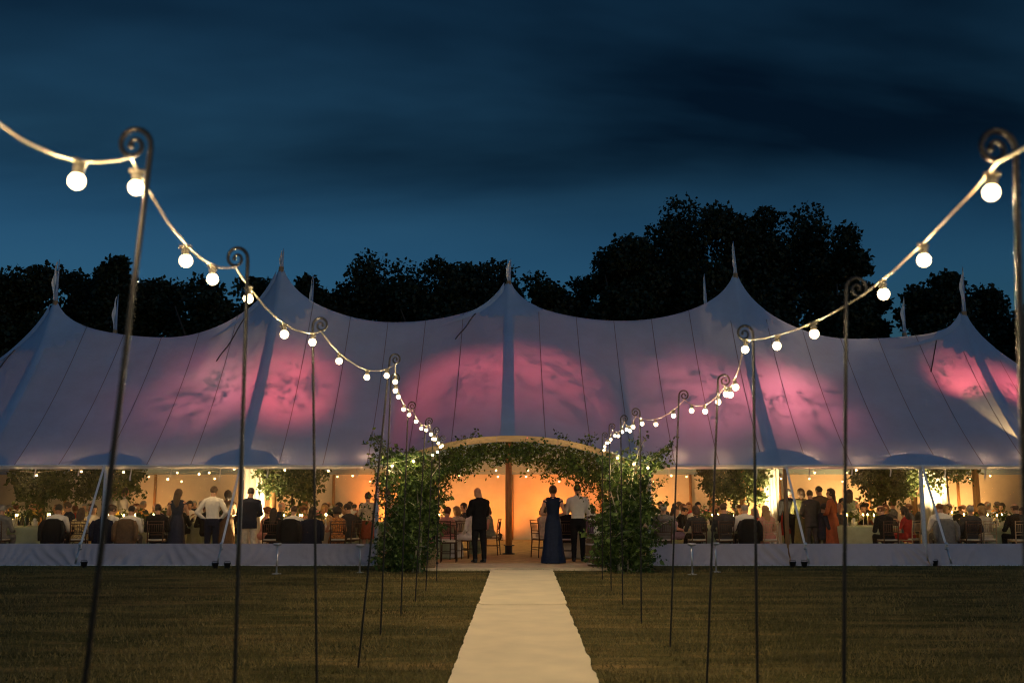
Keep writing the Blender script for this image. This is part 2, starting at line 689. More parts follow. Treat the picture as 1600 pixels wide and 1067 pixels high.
# ------------------------------------------------------------------ leaves
def leaf_cloud(P0, size, rng, droop=.3, aspect=.55):
    """one bent four-sided leaf per point"""
    P0 = np.asarray(P0, np.float32)
    n_ = len(P0)
    d = rng.normal(size=(n_, 3))
    d[:, 2] -= droop
    d /= np.linalg.norm(d, axis=1, keepdims=True)
    s = rng.normal(size=(n_, 3))
    s -= d * (s * d).sum(1, keepdims=True)
    s /= np.linalg.norm(s, axis=1, keepdims=True) + 1e-9
    nn = np.cross(d, s)
    ln = (size[0] + (size[1] - size[0]) * rng.random((n_, 1)))
    wd = ln * aspect * .5
    V = np.zeros((n_, 4, 3), np.float32)
    V[:, 0] = P0
    V[:, 1] = P0 + d * ln * .45 + s * wd + nn * ln * .08
    V[:, 2] = P0 + d * ln
    V[:, 3] = P0 + d * ln * .45 - s * wd + nn * ln * .08
    return V.reshape(-1, 3), np.arange(n_ * 4).reshape(-1, 4)


# ------------------------------------------------------------------ woodland behind the marquee
def tree(X, Y, H, W, seed, label, nleaf=7000, base=1.2, lsz=(.13, .29)):
    r = np.random.default_rng(seed)
    rr = random.Random(seed)
    root = empty('broadleaf_tree', (X, Y, 0), label=label, cat='tree', group='trees in the dark woodland behind the marquee')
    t = MB()
    pts = [(0, 0, -.2), (.1 * W * .1, 0, H * .25), (0, .1, H * .5), (.15, 0, H * .78)]
    t.tube(pts, [H * .028, H * .02, H * .014, H * .006], 9)
    limbs = []
    for k in range(11):
        z0 = H * rr.uniform(.18, .65)
        a = rr.uniform(0, 2 * math.pi)
        ln = W * rr.uniform(.55, .95)
        e = Vector((math.cos(a) * ln, math.sin(a) * ln, z0 + H * rr.uniform(.08, .26)))
        mid = Vector((math.cos(a) * ln * .5, math.sin(a) * ln * .5, z0 + H * .06))
        t.tube([(0, 0, z0), mid, e], [H * .010, H * .006, H * .002], 6)
        limbs.append(e)
    t.build('trunk', M['bark'], root)
    # clumps spread through an ellipsoid, densest near its surface
    nc = 95
    cl = []
    for k in range(nc):
        d = r.normal(size=3)
        d /= np.linalg.norm(d)
        q = .55 + .4 * r.random()
        hz = (H - base) / 2
        c = np.array([d[0] * W * q, d[1] * W * q, base + hz + d[2] * hz * q])
        # broader below, narrower on top
        k2 = 1.0 - .12 * max(0, (c[2] - base - hz) / hz)
        c[0] *= k2
        c[1] *= k2
        cl.append((c, (.13 + .17 * r.random()) * W * .9 + .2))
    per = nleaf // nc
    pts = []
    for c, rad in cl:
        d = r.normal(size=(per, 3))
        d /= np.linalg.norm(d, axis=1, keepdims=True)
        q = (.45 + .75 * r.random((per, 1)) ** .8)
        pts.append(c + d * rad * q * np.array([1, 1, .8]))
    pts = np.concatenate(pts)
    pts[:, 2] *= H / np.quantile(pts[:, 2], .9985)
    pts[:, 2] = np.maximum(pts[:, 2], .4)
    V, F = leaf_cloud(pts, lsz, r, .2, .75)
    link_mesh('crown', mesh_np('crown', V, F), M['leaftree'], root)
    return root


TREES = [  # column, top row, half width px, depth, label
    (-40, 408, 75, 47, 'dark woodland tree cut by the left edge of the picture'),
    (45, 412, 62, 46, 'low dark tree behind the far left tent peak'),
    (130, 428, 45, 50, 'small dark tree between the two leftmost mast tips'),
    (180, 404, 40, 47, 'tufted dark tree rising above the left shepherd crook'),
    (255, 436, 55, 49, 'flat-topped dark tree left of the second festoon pole'),
    (330, 432, 50, 46, 'dark bushy tree beside the left festoon pole scroll'),
    (405, 436, 50, 48, 'dark tree right behind the second tent peak'),
    (490, 432, 42, 46, 'small pointed dark tree beside the slim rear mast'),
    (590, 396, 84, 49, 'rounded dark tree forming the left shoulder of the middle dome'),
    (672, 400, 92, 47, 'broad domed dark tree in the middle of the woodland'),
    (760, 402, 84, 49, 'dark tree whose dome stands behind the middle tent peak'),
    (712, 404, 70, 51, 'dark tree filling the middle of the woodland dome'),
    (850, 428, 50, 46, 'lower dark tree right of the middle tent peak'),
    (900, 436, 45, 50, 'low dark tree filling the dip before the tall wood'),
    (975, 372, 60, 46, 'dark tree with loose twigs at the left of the tall wood'),
    (1052, 344, 78, 50, 'tall dark tree stepping up towards the highest crown'),
    (1120, 314, 100, 48, 'tallest dark tree in the wood behind the fourth tent peak'),
    (1222, 318, 84, 50, 'tall round-headed dark tree next to the tallest one'),
    (1310, 356, 50, 46, 'dark tree stepping down at the right of the tall wood'),
    (1350, 412, 34, 49, 'low dark tree at the foot of the tall wood on the right'),
    (1462, 428, 62, 46, 'round dark tree behind the slim mast on the right'),
    (1545, 448, 56, 49, 'dark low tree between the last tent peak and the right edge'),
    (1640, 446, 72, 47, 'dark woodland tree cut by the right edge of the picture'),
]
for i, (u, v, hw, Y, lab) in enumerate(TREES):
    tp = P(u, v + (16 if 560 < u < 800 else 7), Y)
    sc_ = Y / FPX
    big = hw > 58
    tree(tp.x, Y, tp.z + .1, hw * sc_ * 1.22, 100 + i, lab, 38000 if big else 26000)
# a low hedge of undergrowth closes the wood below its crowns
pts = rng.random((52000, 3)) * np.array([84, 5, 9.2]) + np.array([-42, 50, 0])
pts[:, 2] *= .8 + .2 * np.sin(pts[:, 0] * 1.1) * np.sin(pts[:, 0] * .37 + 1)
V, F = leaf_cloud(pts, (.35, .7), rng, .2, .8)
o = link_mesh('undergrowth', mesh_np('undergrowth', V, F), M['leaftree'])
o['kind'] = 'stuff'

# ------------------------------------------------------------------ marquee
YF, Y1, Y2, YB = 23.55, 27.0, 31.2, 35.4
PX = [-12.6, -6.4, -.09, 6.19, 12.45]
PZ = [6.42, 7.38, 6.98, 7.20, 6.12]
PZ2 = [6.3, 6.8, 6.7, 6.8, 6.2]
VZ = [5.88, 6.30, 6.34, 5.84]
XE = 18.8
EZ = 2.30


def arch_b(x):
    return max(0.0, 1 - (x / 2.95) ** 2)


def eave(x):
    b = arch_b(x)
    return YF - 1.9 * b, EZ + .56 * b


def ridge(x, pz, vz):
    if x <= PX[0] or x >= PX[-1]:
        e, p = (PX[0], pz[0]) if x <= PX[0] else (PX[-1], pz[-1])
        u = min(1, abs(x - e) / (XE - abs(e)))
        return EZ + (p - EZ) * (1 - u) ** 1.22
    for i in range(4):
        if PX[i] <= x <= PX[i + 1]:
            h = (PX[i + 1] - PX[i]) / 2
            m = PX[i] + h
            if x <= m:
                return vz[i] + (pz[i] - vz[i]) * (1 - (x - PX[i]) / h) ** 2
            return vz[i] + (pz[i + 1] - vz[i]) * (1 - (PX[i + 1] - x) / h) ** 2


VZ2 = [5.7, 6.0, 6.0, 5.7]


def roof(x, y):
    ye, ze = eave(x)
    r1, r2 = ridge(x, PZ, VZ), ridge(x, PZ2, VZ2)
    if y <= Y1:
        t = max(0, min(1, (y - ye) / (Y1 - ye)))
        z = ze + (r1 - ze) * (.74 * t + .26 * t * t)
    elif y <= Y2:
        s = (y - Y1) / (Y2 - Y1)
        z = r1 + (r2 - r1) * s - 4 * s * (1 - s) * .55
    else:
        t = max(0, min(1, (YB - y) / (YB - Y2)))
        z = EZ + (r2 - EZ) * (.74 * t + .26 * t * t)
    for i, px in enumerate(PX):
        for Yk in (Y1, Y2):
            d = math.hypot(x - px, y - Yk)
            if d < 2.2: z += .52 * math.exp(-d / .30)
    # canvas drawn up slightly along the seams
    return z


def roof_n(x, y):
    e = .03
    ye = eave(x)[0]
    y0, y1 = max(ye, y - e), min(YB, y + e)
    zx = (roof(x + e, max(y, eave(x + e)[0])) - roof(x - e, max(y, eave(x - e)[0]))) / (2 * e)
    zy = (roof(x, y1) - roof(x, y0)) / max(1e-4, y1 - y0)
    return Vector((-zx, -zy, 1)).normalized()


def on_roof(x, y, off):
    return Vector((x, y, roof(x, y))) + roof_n(x, y) * off


TENT = empty('marquee', (0, 29.9, 0), label='large pale pole marquee with five canvas peaks glowing pink and blue', cat='marquee')

xs = sorted(set([round(-XE + i * (2 * XE) / 250, 3) for i in range(251)] + [round(p + d, 3) for p in PX for d in (-.3, -.2, -.1, -.05, 0, .05, .1, .2, .3)] + [-2.95, 2.95]))
rows = []
for x in xs:
    ye = eave(x)[0]
    ts = [0, .02, .05] + [.1 + .9 * i / 26 for i in range(26)] + [.985, 1]
    ys = [ye + (Y1 - ye) * t for t in ts]
    ys += [Y1 + (Y2 - Y1) * s for s in (.02, .05, .1, .2, .3, .4, .5, .6, .7, .8, .9, .95, .98, 1)]
    ys += [Y2 + (YB - Y2) * s for s in (.02, .05, .1, .2, .3, .45, .6, .75, .9, 1)]
    rows.append([(x, y, roof(x, y)) for y in ys])
mb = MB()
mb.grid(rows)
mb.build('canopy', M['canvas'], TENT, world=True)

# seams: narrow taped joints lying on the canvas
x = -XE + .9
while x < XE - .5:
    if min(abs(x - p) for p in PX) > .25:
        ye = eave(x)[0]
        m = MB()
        pts = [ye + (Y1 - ye) * t for t in [i / 22 for i in range(23)]]
        m.grid([[on_roof(x - .010, y, .008), on_roof(x + .010, y, .008)] for y in pts])
        m.build('seam', M['seam'], TENT, world=True)
    x += 1.035
# reinforcing bands from each peak down to the eave
for px in PX:
    ye = eave(px)[0]
    m = MB()
    rows = []
    for i in range(31):
        y = ye + (Y1 - ye) * (i / 30)
        w = .115 + .045 * (1 - i / 30) + .004 * math.sin(i * 1.7)
        rows.append([on_roof(px + w * s, y, .014 + .006 * (1 - s * s)) for s in (-1, -.5, 0, .5, 1)])
    m.grid(rows)
    m.build('reinforcing_band', M['canvas_double'], TENT, world=True)
# collars of doubled canvas round the peaks, with a scalloped lower edge
for i, px in enumerate(PX):
    m = MB()
    rows = []
    for k in range(49):
        a = math.pi + math.pi * k / 48   # front half
        rm = .66 + .14 * abs(math.sin(k * math.pi / 6)) + .05 * noise.noise((k * .6, i, 2))
        row = []
        for q in range(9):
            rr_ = .05 + (rm - .05) * q / 8
            x_, y_ = px + math.cos(a) * rr_ * 1.15, Y1 + math.sin(a) * rr_ * .85
            row.append(on_roof(x_, min(y_, Y1 - .001), .010))
        rows.append(row)
    m.grid(rows)
    m.build('peak_collar', M['canvas_double'], TENT, world=True)
# half-round doubled patches above the eave posts
SIDE_X = [s * k * 3.19 + .03 for k in (1, 2, 3, 4, 5) for s in (-1, 1)]
for sx in SIDE_X:
    if abs(sx) < 4: continue
    m = MB()
    rows = []
    for k in range(25):
        a = math.pi * k / 24
        row = []
        for q in range(7):
            f = q / 6
            x_ = sx + math.cos(a) * .86 * f
            y_ = YF + .015 + math.sin(a) * .36 * f
            row.append(on_roof(x_, y_, .009))
        rows.append(row)
    m.grid(rows)
    m.build('eave_patch', M['canvas_double'], TENT, world=True)

# hem rope along the eave, outside the entrance
for a, b in ((-XE + .1, -2.96), (2.96, XE - .1)):
    m = MB()
    n_ = 60
    m.tube([(a + (b - a) * i / n_, YF - .012, EZ - .005 + .008 * math.sin(i * .9)) for i in range(n_ + 1)], .022, 6)
    m.build('eave_hem', M['hem'], TENT, world=True)
    m = MB()
    rows = []
    for i in range(121):
        x_ = a + (b - a) * i / 120
        rows.append([(x_, YF - .004, EZ), (x_, YF - .02 + .006 * math.sin(i * 1.1), EZ - .085)])
    m.grid(rows)
    m.build('valance', M['valance'], TENT, world=True)

# king poles: timber below, a wrapped white tip and limp pennant above
MAST = {0: (405, 8.0), 1: (388, 8.8), 2: (404, 8.0), 3: (377, 8.8), 4: (416, 7.8)}
for j, (Yk, pz) in enumerate(((Y1, PZ), (Y2, PZ2))):
    for i, px in enumerate(PX):
        top = roof(px, Yk)
        m = MB()
        m.tube([(px, Yk, .06), (px, Yk, 1.5), (px, Yk, top - .05)], [.085, .09, .07], 14)
        kp = m.build('king_pole', M['wood'], TENT, world=True)
        m = MB()
        m.lathe([(.17, 0), (.17, .02), (.10, .03), (.10, .22), (.088, .225)], (px, Yk, .06), 16)
        s_ = m.build('pole_shoe', M['blackplastic'], kp)
        s_.data.transform(Matrix.Translation(-TENT.location))
        if j == 0:
            tip = P(800, MAST[i][0], Yk).z
        else:
            tip = P(0, [460, 430, 470, 428, 463][i], Yk).z
        m = MB()
        lean_ = [.03, .05, .06, -.03, .05][i]
        hgt = tip - top
        m.tube([(px, Yk, top - .25), (px + lean_ * .3, Yk, top + hgt * .25), (px + lean_ * .8, Yk, top + hgt * .7), (px + lean_, Yk, tip)], [.07, .042, .024, .006], 10)
        a_ = m.build('mast_tip', M['canvas_double'], kp)
        a_.data.transform(Matrix.Translation(-TENT.location))
        # limp pennant: a twisted tapering strip hanging against the mast
        m = MB()
        sd = [-1, -1, -1, -1, -1][i]
        rows = []
        for q in range(15):
            f = q / 14
            z = tip - .08 - f * hgt * .95
            w = .015 + .10 * math.sin(math.pi * min(1, f * 1.05)) * (1 if i in (0, 4, 2) else .5)
            tw = .8 * math.sin(f * 5 + i)
            cx_ = px + lean_ * (1 - f) + sd * .02
            row = []
            for k in range(5):
                e = k / 4 * w
                row.append((cx_ + sd * e * math.cos(tw), Yk - .03 - .05 * abs(math.sin(tw)) - .03 * math.sin(k * 2 + q * .8), z - .10 * e))
            rows.append(row)
        m.grid(rows)
        a_ = m.build('pennant', M['hem'], kp)
        a_.data.transform(Matrix.Translation(-TENT.location))
        if j == 0 and i in (0, 1, 2, 4):
            # loose canvas lacing trailing from the peak down the ridge
            m = MB()
            ln = 1.7
            rows = []
            for q in range(12):
                f = q / 11
                x_ = px - .10 - ln * f
                pz_ = on_roof(x_, Y1 - .25 * f - .02, .03)
                w = .10 * (1 - f) + .02
                rows.append([pz_ + Vector((0, 0, w)), pz_ + Vector((0, -.03, 0)), pz_ + Vector((0, -.05, -w))])
            m.grid(rows)
            m.build('lacing_flap', M['canvas_double'], TENT, world=True)
            m = MB()
            m.tube([on_roof(px - .9 - .5 * f, Y1 - .2 - .7 * f, .03 + .015 * math.sin(f * 9)) for f in [q / 8 for q in range(9)]], .015, 6)
            m.build('rope_tail', M['rope'], TENT, world=True)

# side posts, straps and window walls along the front
for sx in SIDE_X:
    if abs(sx) < 4: rad = .045
    else: rad = .05
    m = MB()
    wooden = abs(sx - 6.41) < .1
    m.tube([(sx, YF + .05, 0), (sx, YF + .05, 1.2), (sx, YF + .05, EZ)], [rad, rad * 1.05, rad * .9], 12)
    sp = m.build('side_pole', M['wood'] if wooden else M['strap'], TENT, world=True)
    if abs(sx) > 4:
        sgn = 1 if sx > 0 else -1
        a = Vector((sx, YF - .06, EZ + .02))
        b = Vector((sx + sgn * .26, YF - .72, .10))
        m = MB()
        d = (b - a)
        n_ = Vector((1, 0, 0))
        rows = []
        for q in range(9):
            p = a + d * (q / 8 * .8)
            rows.append([p - n_ * .026, p + n_ * .026])
        m.grid(rows)
        rows = [[p[0] + Vector((0, -.006, -.003)), p[1] + Vector((0, -.006, -.003))] for p in rows]
        m.grid(rows)
        s2 = m.build('guy_strap', M['strap'], TENT, world=True)
        m = MB()
        rot = Matrix.Rotation(math.atan2(d.x, -d.z), 3, 'Y') @ Matrix.Rotation(0, 3, 'X')
        c = a + d * .83
        m.box(c, (.06, .035, .17), rot, .008)
        m.box(c + Vector((.0, -.03, .04)), (.075, .03, .05), rot, .006)
        m.tube([c + Vector((-.04, -.03, -.05)), c + Vector((.04, -.03, -.05))], .014, 8)
        m.tube([a + d * .86, b], .022, 6)
        r2 = m.build('ratchet', M['steel'], s2)
        r2.data.transform(Matrix.Translation(-TENT.location))

bays = sorted(SIDE_X)
bays = [b for b in bays]
for a, b in zip(bays[:-1], bays[1:]):
    if a < 0 < b: continue
    m = MB()
    x0, x1 = a + .055, b - .055
    rows = []
    for i in range(17):
        x_ = x0 + (x1 - x0) * i / 16
        rows.append([(x_, YF + .06 + .010 * noise.noise((x_ * 1.3, j * .7, 5)), .47 + (EZ - .49) * j / 10) for j in range(11)])
    m.grid(rows)
    wp = m.build('window_panel', M['pane'], TENT, world=True)
    m = MB()
    rows = []
    ni = 64
    for i in range(ni + 1):
        x_ = x0 - .04 + (x1 - x0 + .08) * i / ni
        row = []
        for j in range(13):
            f = j / 12
            z = .50 - .49 * f
            # diagonal tension folds running from the posts
            q = abs((i / ni) - .5) * 2
            ph = (x_ - a) * 13 + (1 if i < ni / 2 else -1) * f * 5 + 6 * noise.noise((x_ * .75, f * .7, 1))
            fold = .16 * (abs(math.sin(ph)) ** .8 - .6) * (.55 + .9 * noise.noise((x_ * 1.1, f, 6))) * (.3 + .7 * f) * (.4 + .6 * q) + .05 * noise.noise((x_ * 1.7, f * 1.2, 8)) + .012 * noise.noise((x_ * 6 + f * 3, f * 3, 2))
            row.append((x_, YF + .02 - .14 * f + fold, z))
        rows.append(row)
    m.grid(rows)
    s3 = m.build('window_skirt', M['skirt'], TENT, world=True)
    m = MB()
    m.tube([(x0 - .04 + (x1 - x0 + .08) * i / 20, YF - .13 + .01 * math.sin(i), .018) for i in range(21)], .014, 6)
    m.build('skirt_rope', M['hem'], TENT, world=True)
    for k in range(3):
        x_ = x0 + (x1 - x0) * (k + .5) / 3 + rnd.uniform(-.12, .12)
        m = MB()
        ln = rnd.uniform(.20, .36)
        m.grid([[(x_ - .017 + .01 * math.sin(q), YF + .12 + .01 * math.sin(q * 1.3), EZ - .02 - ln * q / 5), (x_ + .017 + .01 * math.sin(q), YF + .12 + .01 * math.sin(q * 1.3 + 1), EZ - .02 - ln * q / 5)] for q in range(6)])
        m.build('tie_strap', M['hem'], TENT, world=True)
# back wall and end walls of plain canvas with soft vertical folds
for k in range(-6, 6):
    a, b = k * 3.13, (k + 1) * 3.13
    m = MB()
    rows = []
    for i in range(25):
        x_ = a + (b - a) * i / 24
        rows.append([(x_, YB - .02 + .03 * noise.noise((x_ * 2.5, z * .4, 3)), .05 + z * 2.26) for z in (0, .2, .4, .6, .8, 1)])
    m.grid(rows)
    m.build('back_wall', M['wall_canvas'], TENT, world=True)
    m = MB()
    m.tube([(a, YB - .1, .05), (a, YB - .1, EZ)], .05, 10)
    m.build('side_pole', M['wood'], TENT, world=True)
for sx in (-18.76, 18.76):
    m = MB()
    rows = []
    for i in range(30):
        y_ = YF + (YB - YF) * i / 29
        rows.append([(sx + .03 * noise.noise((y_ * 2, z, 1)), y_, .03 + z * 2.28) for z in (0, .25, .5, .75, 1)])
    m.grid(rows)
    m.build('end_wall', M['wall_canvas'], TENT, world=True)

# matting floor inside and out onto the porch
M['matting'] = mat('coir_matting', (.56, .38, .17), .85, .2, 5, .5, 160, spec=.1)
mb = MB()
mb.box((0, 29.45, .03), (37.2, 11.7, .06))
f1 = mb.build('floor', M['matting'], smooth=False)
f1['kind'] = 'structure'
mb = MB()
rows_t = []
pts = [(-2.35, 23.58), (-2.3, 22.4), (-2.0, 21.98), (2.1, 21.98), (2.45, 22.4), (2.5, 23.58)]
mb.add([(x, y, .002) for x, y in pts] + [(x, y, .056) for x, y in pts], [tuple(range(5, -1, -1)), tuple(range(6, 12))] + [(i, (i + 1) % 6, 6 + (i + 1) % 6, 6 + i) for i in range(6)])
f2 = mb.build('porch_floor', mat('pale_matting', (.72, .57, .36), .9, .15, 5, .5, 200, spec=.05), smooth=False)
f2['kind'] = 'structure'

# ------------------------------------------------------------------ entrance arch
ARCH = empty('entrance_arch', (0, 21.7, 0), label='bent timber arch over the open entrance of the marquee', cat='arch')


def arch_pt(x):
    b = arch_b(x)
    return Vector((x, YF - 1.9 * b - .05, EZ + .56 * b - .03))


NSEG = 9
for k in range(NSEG):
    a, b = -2.95 + 5.9 * k / NSEG + .004, -2.95 + 5.9 * (k + 1) / NSEG - .004
    m = MB()
    rg = []
    for i in range(7):
        x_ = a + (b - a) * i / 6
        p = arch_pt(x_)
        e = .001 * (k % 2)
        rg.append([p + Vector((0, -.045 - e, -.075)), p + Vector((0, .045, -.075)), p + Vector((0, .045, .055)), p + Vector((0, -.045 - e, .055))])
    m.rings(rg)
    m.build('beam_segment', M['beam'], ARCH, world=True, smooth=False)
for sx in (-2.86, 2.86):
    p = arch_pt(sx)
    m = MB()
    m.tube([(sx, p.y + .02, 0), (sx, p.y + .02, p.z - .08)], [.06, .055], 12)
    m.build('arch_post', M['wood'], ARCH, world=True)

# ------------------------------------------------------------------ foliage on the arch
def spray(m_pts, start, d, ln, n, rr, jit=.06, sag=.35):
    """leaf anchor points along one drooping twig; returns the twig's line"""
    line = []
    p = Vector(start)
    d = Vector(d).normalized()
    k = 6
    for i in range(k + 1):
        line.append(p.copy())
        d = (d + Vector((rr.uniform(-.18, .18), rr.uniform(-.18, .18), -sag / k + rr.uniform(-.1, .1)))).normalized()
        p = p + d * ln / k
    for i in range(n):
        f = rr.random() ** .8 * (k - .01)
        a, b = line[int(f)], line[int(f) + 1]
        q = a.lerp(b, f - int(f))
        m_pts.append((q.x + rr.gauss(0, jit), q.y + rr.gauss(0, jit), q.z + rr.gauss(0, jit)))
    return line


def leafy_column(xa, xb, label, seed, side):
    rr = random.Random(seed)
    root = empty('leafy_column', ((xa + xb) / 2, 21.7, 0), label=label, cat='plant', group='leafy columns flanking the entrance')
    pts = []
    twigs = MB()
    cx = (xa + xb) / 2
    hw = (xb - xa) / 2
    cls = [(rr.uniform(-1, 1), rr.uniform(.1, 2.35), rr.uniform(-.35, .3)) for _ in range(34)]
    for k in range(400):
        q_ = cls[rr.randrange(34)]
        z = min(2.45, max(.03, q_[1] + rr.gauss(0, .17)))
        nar = .80 + .2 * math.sin(z * 2.1 + seed)
        x = cx + (q_[0] * hw * nar + rr.gauss(0, .15)) * (.8 if z < .4 else 1)
        y = 21.72 + q_[2] + rr.gauss(0, .12)
        a = rr.uniform(0, 2 * math.pi)
        line = spray(pts, (x, y, z), (math.cos(a) * .8, math.sin(a) * .5, rr.uniform(-.2, .9)), rr.uniform(.25, .52), 30, rr, .045)
        if k % 3 == 0: twigs.tube(line, [.007, .006, .005, .004, .004, .003, .002], 4)
    # longer wild shoots on the outer shoulder
    for k in range(17):
        z = rr.uniform(.7, 2.4) if k > 8 else rr.uniform(1.9, 2.4)
        line = spray(pts, (cx + side * hw * rr.uniform(.3, 1), 21.6 + rr.uniform(-.2, .2), z), (side * rr.uniform(.2, 1.0), rr.uniform(-.3, .3), rr.uniform(.4, 1.0)), rr.uniform(.45, .8), 34, rr, .035, .25)
        twigs.tube(line, [.009, .008, .007, .006, .005, .004, .002], 4)
    pts = np.array(pts)
    pts[:, 2] = np.maximum(pts[:, 2], .02)
    nb_ = int(len(pts) * .82)
    g_ = np.random.default_rng(seed)
    g_.shuffle(pts)
    V, F = leaf_cloud(pts[:nb_], (.04, .095), g_, .35, .6)
    V2, F2 = leaf_cloud(pts[nb_:], (.09, .15), g_, .5, .75)
    F = np.concatenate([F, F2 + len(V)])
    V = np.concatenate([V, V2])
    link_mesh('foliage', mesh_np('foliage', V - np.array([cx, 21.7, 0], np.float32), F), M['leafy'], root)
    for k in range(7):
        x = cx + rr.uniform(-.75, .75) * hw
        y = 21.62 + rr.uniform(-.15, .2)
        twigs.tube([(x, y, 0), (x + rr.uniform(-.15, .15), y + .05, .9), (x + rr.uniform(-.3, .3), y, 1.7), (x + rr.uniform(-.5, .5), y, 2.3)], [.022, .017, .012, .006], 7)
    twigs.build('stem', M['palebark'], root, world=True)
    return root


leafy_column(-2.74, -1.68, 'dense leafy climber column at the left side of the entrance arch', 21, -1)
leafy_column(1.92, 3.05, 'dense leafy climber column with wild shoots right of the entrance arch', 33, 1)

rr = random.Random(44)
root = empty('hanging_garland', (.2, 21.75, 2.7), label='leafy garland trailing below the timber entrance arch', cat='garland')
pts = []
tw = MB()
for k in range(560):
    f = rr.random()
    x = -2.2 + 4.5 * f
    # heavier towards both shoulders, thinnest left of the middle
    dens = .62 + .38 * min(1, abs(x - .1) / 1.5)
    if rr.random() > dens: continue
    p = arch_pt(x)
    drop = .22 + .5 * max(0, (abs(x) - .6)) / 1.4
    zt = p.z - .06 - rr.random() * (drop + .08)
    a = rr.uniform(0, 2 * math.pi)
    line = spray(pts, (x, p.y + .10 + rr.uniform(-.12, .25), zt), (math.cos(a), .4 * math.sin(a), rr.uniform(-.6, .3)), rr.uniform(.25, .55), 17, rr, .04, .6)
    if k % 2 == 0: tw.tube(line, [.006, .005, .005, .004, .003, .003, .002], 4)
for x0, ln in ((-1.35, .75), (-.62, .5), (.2, .35), (.95, .75), (1.3, .55), (1.75, 1.0)):
    p = arch_pt(x0)
    line = spray(pts, (x0, p.y + .1, p.z - .15), (rr.uniform(-.3, .3), 0, -1), ln, 40, rr, .05, .4)
    tw.tube(line, [.007, .006, .005, .004, .003, .003, .002], 4)
for x0, s in ((-1.5, -1), (-1.3, 1), (-1.05, 1), (1.3, -1), (1.6, 1), (1.45, 1)):
    p = arch_pt(x0)
    spray(pts, (x0, p.y, p.z), (s * .6, 0, .6), .4, 40, rr, .05, .5)
V, F = leaf_cloud(pts, (.045, .10), np.random.default_rng(3), .5, .6)
link_mesh('foliage', mesh_np('foliage', V - np.array([.2, 21.75, 2.7], np.float32), F), M['leafy'], root)
tw.build('stem', M['bark'], root, world=True)


# (the pale drapes catch the warm uplighters beside the poles)
def drape(x, y, w, z1, label, seed):
    m = MB()
    rows = []
    for i in range(15):
        f = i / 14
        z = .10 + (z1 - .1) * f
        rows.append([(x + (k / 24 - .5) * w * (1 - .35 * math.sin(f * math.pi) * .6), y + .035 * math.sin(k * 1.15 + seed + f) + .02 * math.sin(k * .6 + 2 * f), z) for k in range(25)])
    m.grid(rows)
    o = m.build('drape', M['wall_canvas'])
    set_props(o, label, 'drape', 'pale drapes hung inside the marquee')


drape(XA(397, 27.2), 27.2, .75, 3.0, 'pale drape glowing behind the man in white trousers', 1)
drape(XA(1206, 27.4), 27.4, .5, 3.0, 'pale drape glowing beside the wooden eave post on the right', 2)
drape(XA(1462, 28.0), 28.0, .8, 3.1, 'pale drape glowing right of the white strap, right window', 3)


# trees dressed round the king poles inside the marquee
def indoor_tree(x, y, zc, rx, rz, n, label, seed):
    rr = random.Random(seed)
    root = empty('indoor_tree', (x, y, .06), label=label, cat='tree', group='trees dressed round the poles inside the marquee')
    pts = []
    tw = MB()
    for k in range(n):
        d = Vector((rr.gauss(0, 1), rr.gauss(0, 1), rr.gauss(0, 1))).normalized()
        q = rr.random() ** .5
        s = (x + d.x * rx * q, y + d.y * rx * .8 * q, zc + d.z * rz * q)
        line = spray(pts, s, (d.x, d.y, rr.uniform(-.5, .6)), rr.uniform(.3, .65), 34, rr, .06, .5)
        if k % 4 == 0: tw.tube([(x, y, zc - .3), line[0]], [.012, .005], 4)
    V, F = leaf_cloud(pts, (.07, .16), np.random.default_rng(seed), .4, .65)
    link_mesh('foliage', mesh_np('foliage', V - np.array([x, y, .06], np.float32), F), M['leafin'], root)
    tw.tube([(x, y + .13, .06), (x + .05, y + .12, 1.2), (x, y + .1, zc + rz * .5)], [.04, .03, .012], 8)
    tw.build('trunk', M['bark'], root, world=True)
    m = MB()
    m.lathe([(.17, 0), (.20, .30), (.215, .31), (.215, .34), (.18, .34), (.17, .28)], (x, y + .13, .06), 16)
    m.build('pot', M['blackplastic'], root, world=True)


indoor_tree(-12.2, 26.1, 2.0, 0.41, .55, 129, 'uplit green indoor tree in the farthest left bay of the marquee', 51)
indoor_tree(-10.9, 27.1, 2.2, 0.63, .7, 176, 'dark spreading indoor tree in the left bay near the waiters', 52)
indoor_tree(-6.0, 27.2, 2.3, 0.63, .75, 200, 'leafy indoor tree round the second pole left of the entrance', 53)
indoor_tree(6.0, 27.2, 2.3, 0.63, .8, 200, 'leafy indoor tree round the pole right of the entrance', 54)
indoor_tree(10.3, 27.8, 2.15, 0.56, .75, 188, 'dark bushy indoor tree in the right bay behind the diners', 55)
indoor_tree(11.75, 27.1, 2.55, 0.33, .45, 94, 'brightly uplit indoor tree beside the white strap on the right', 56)


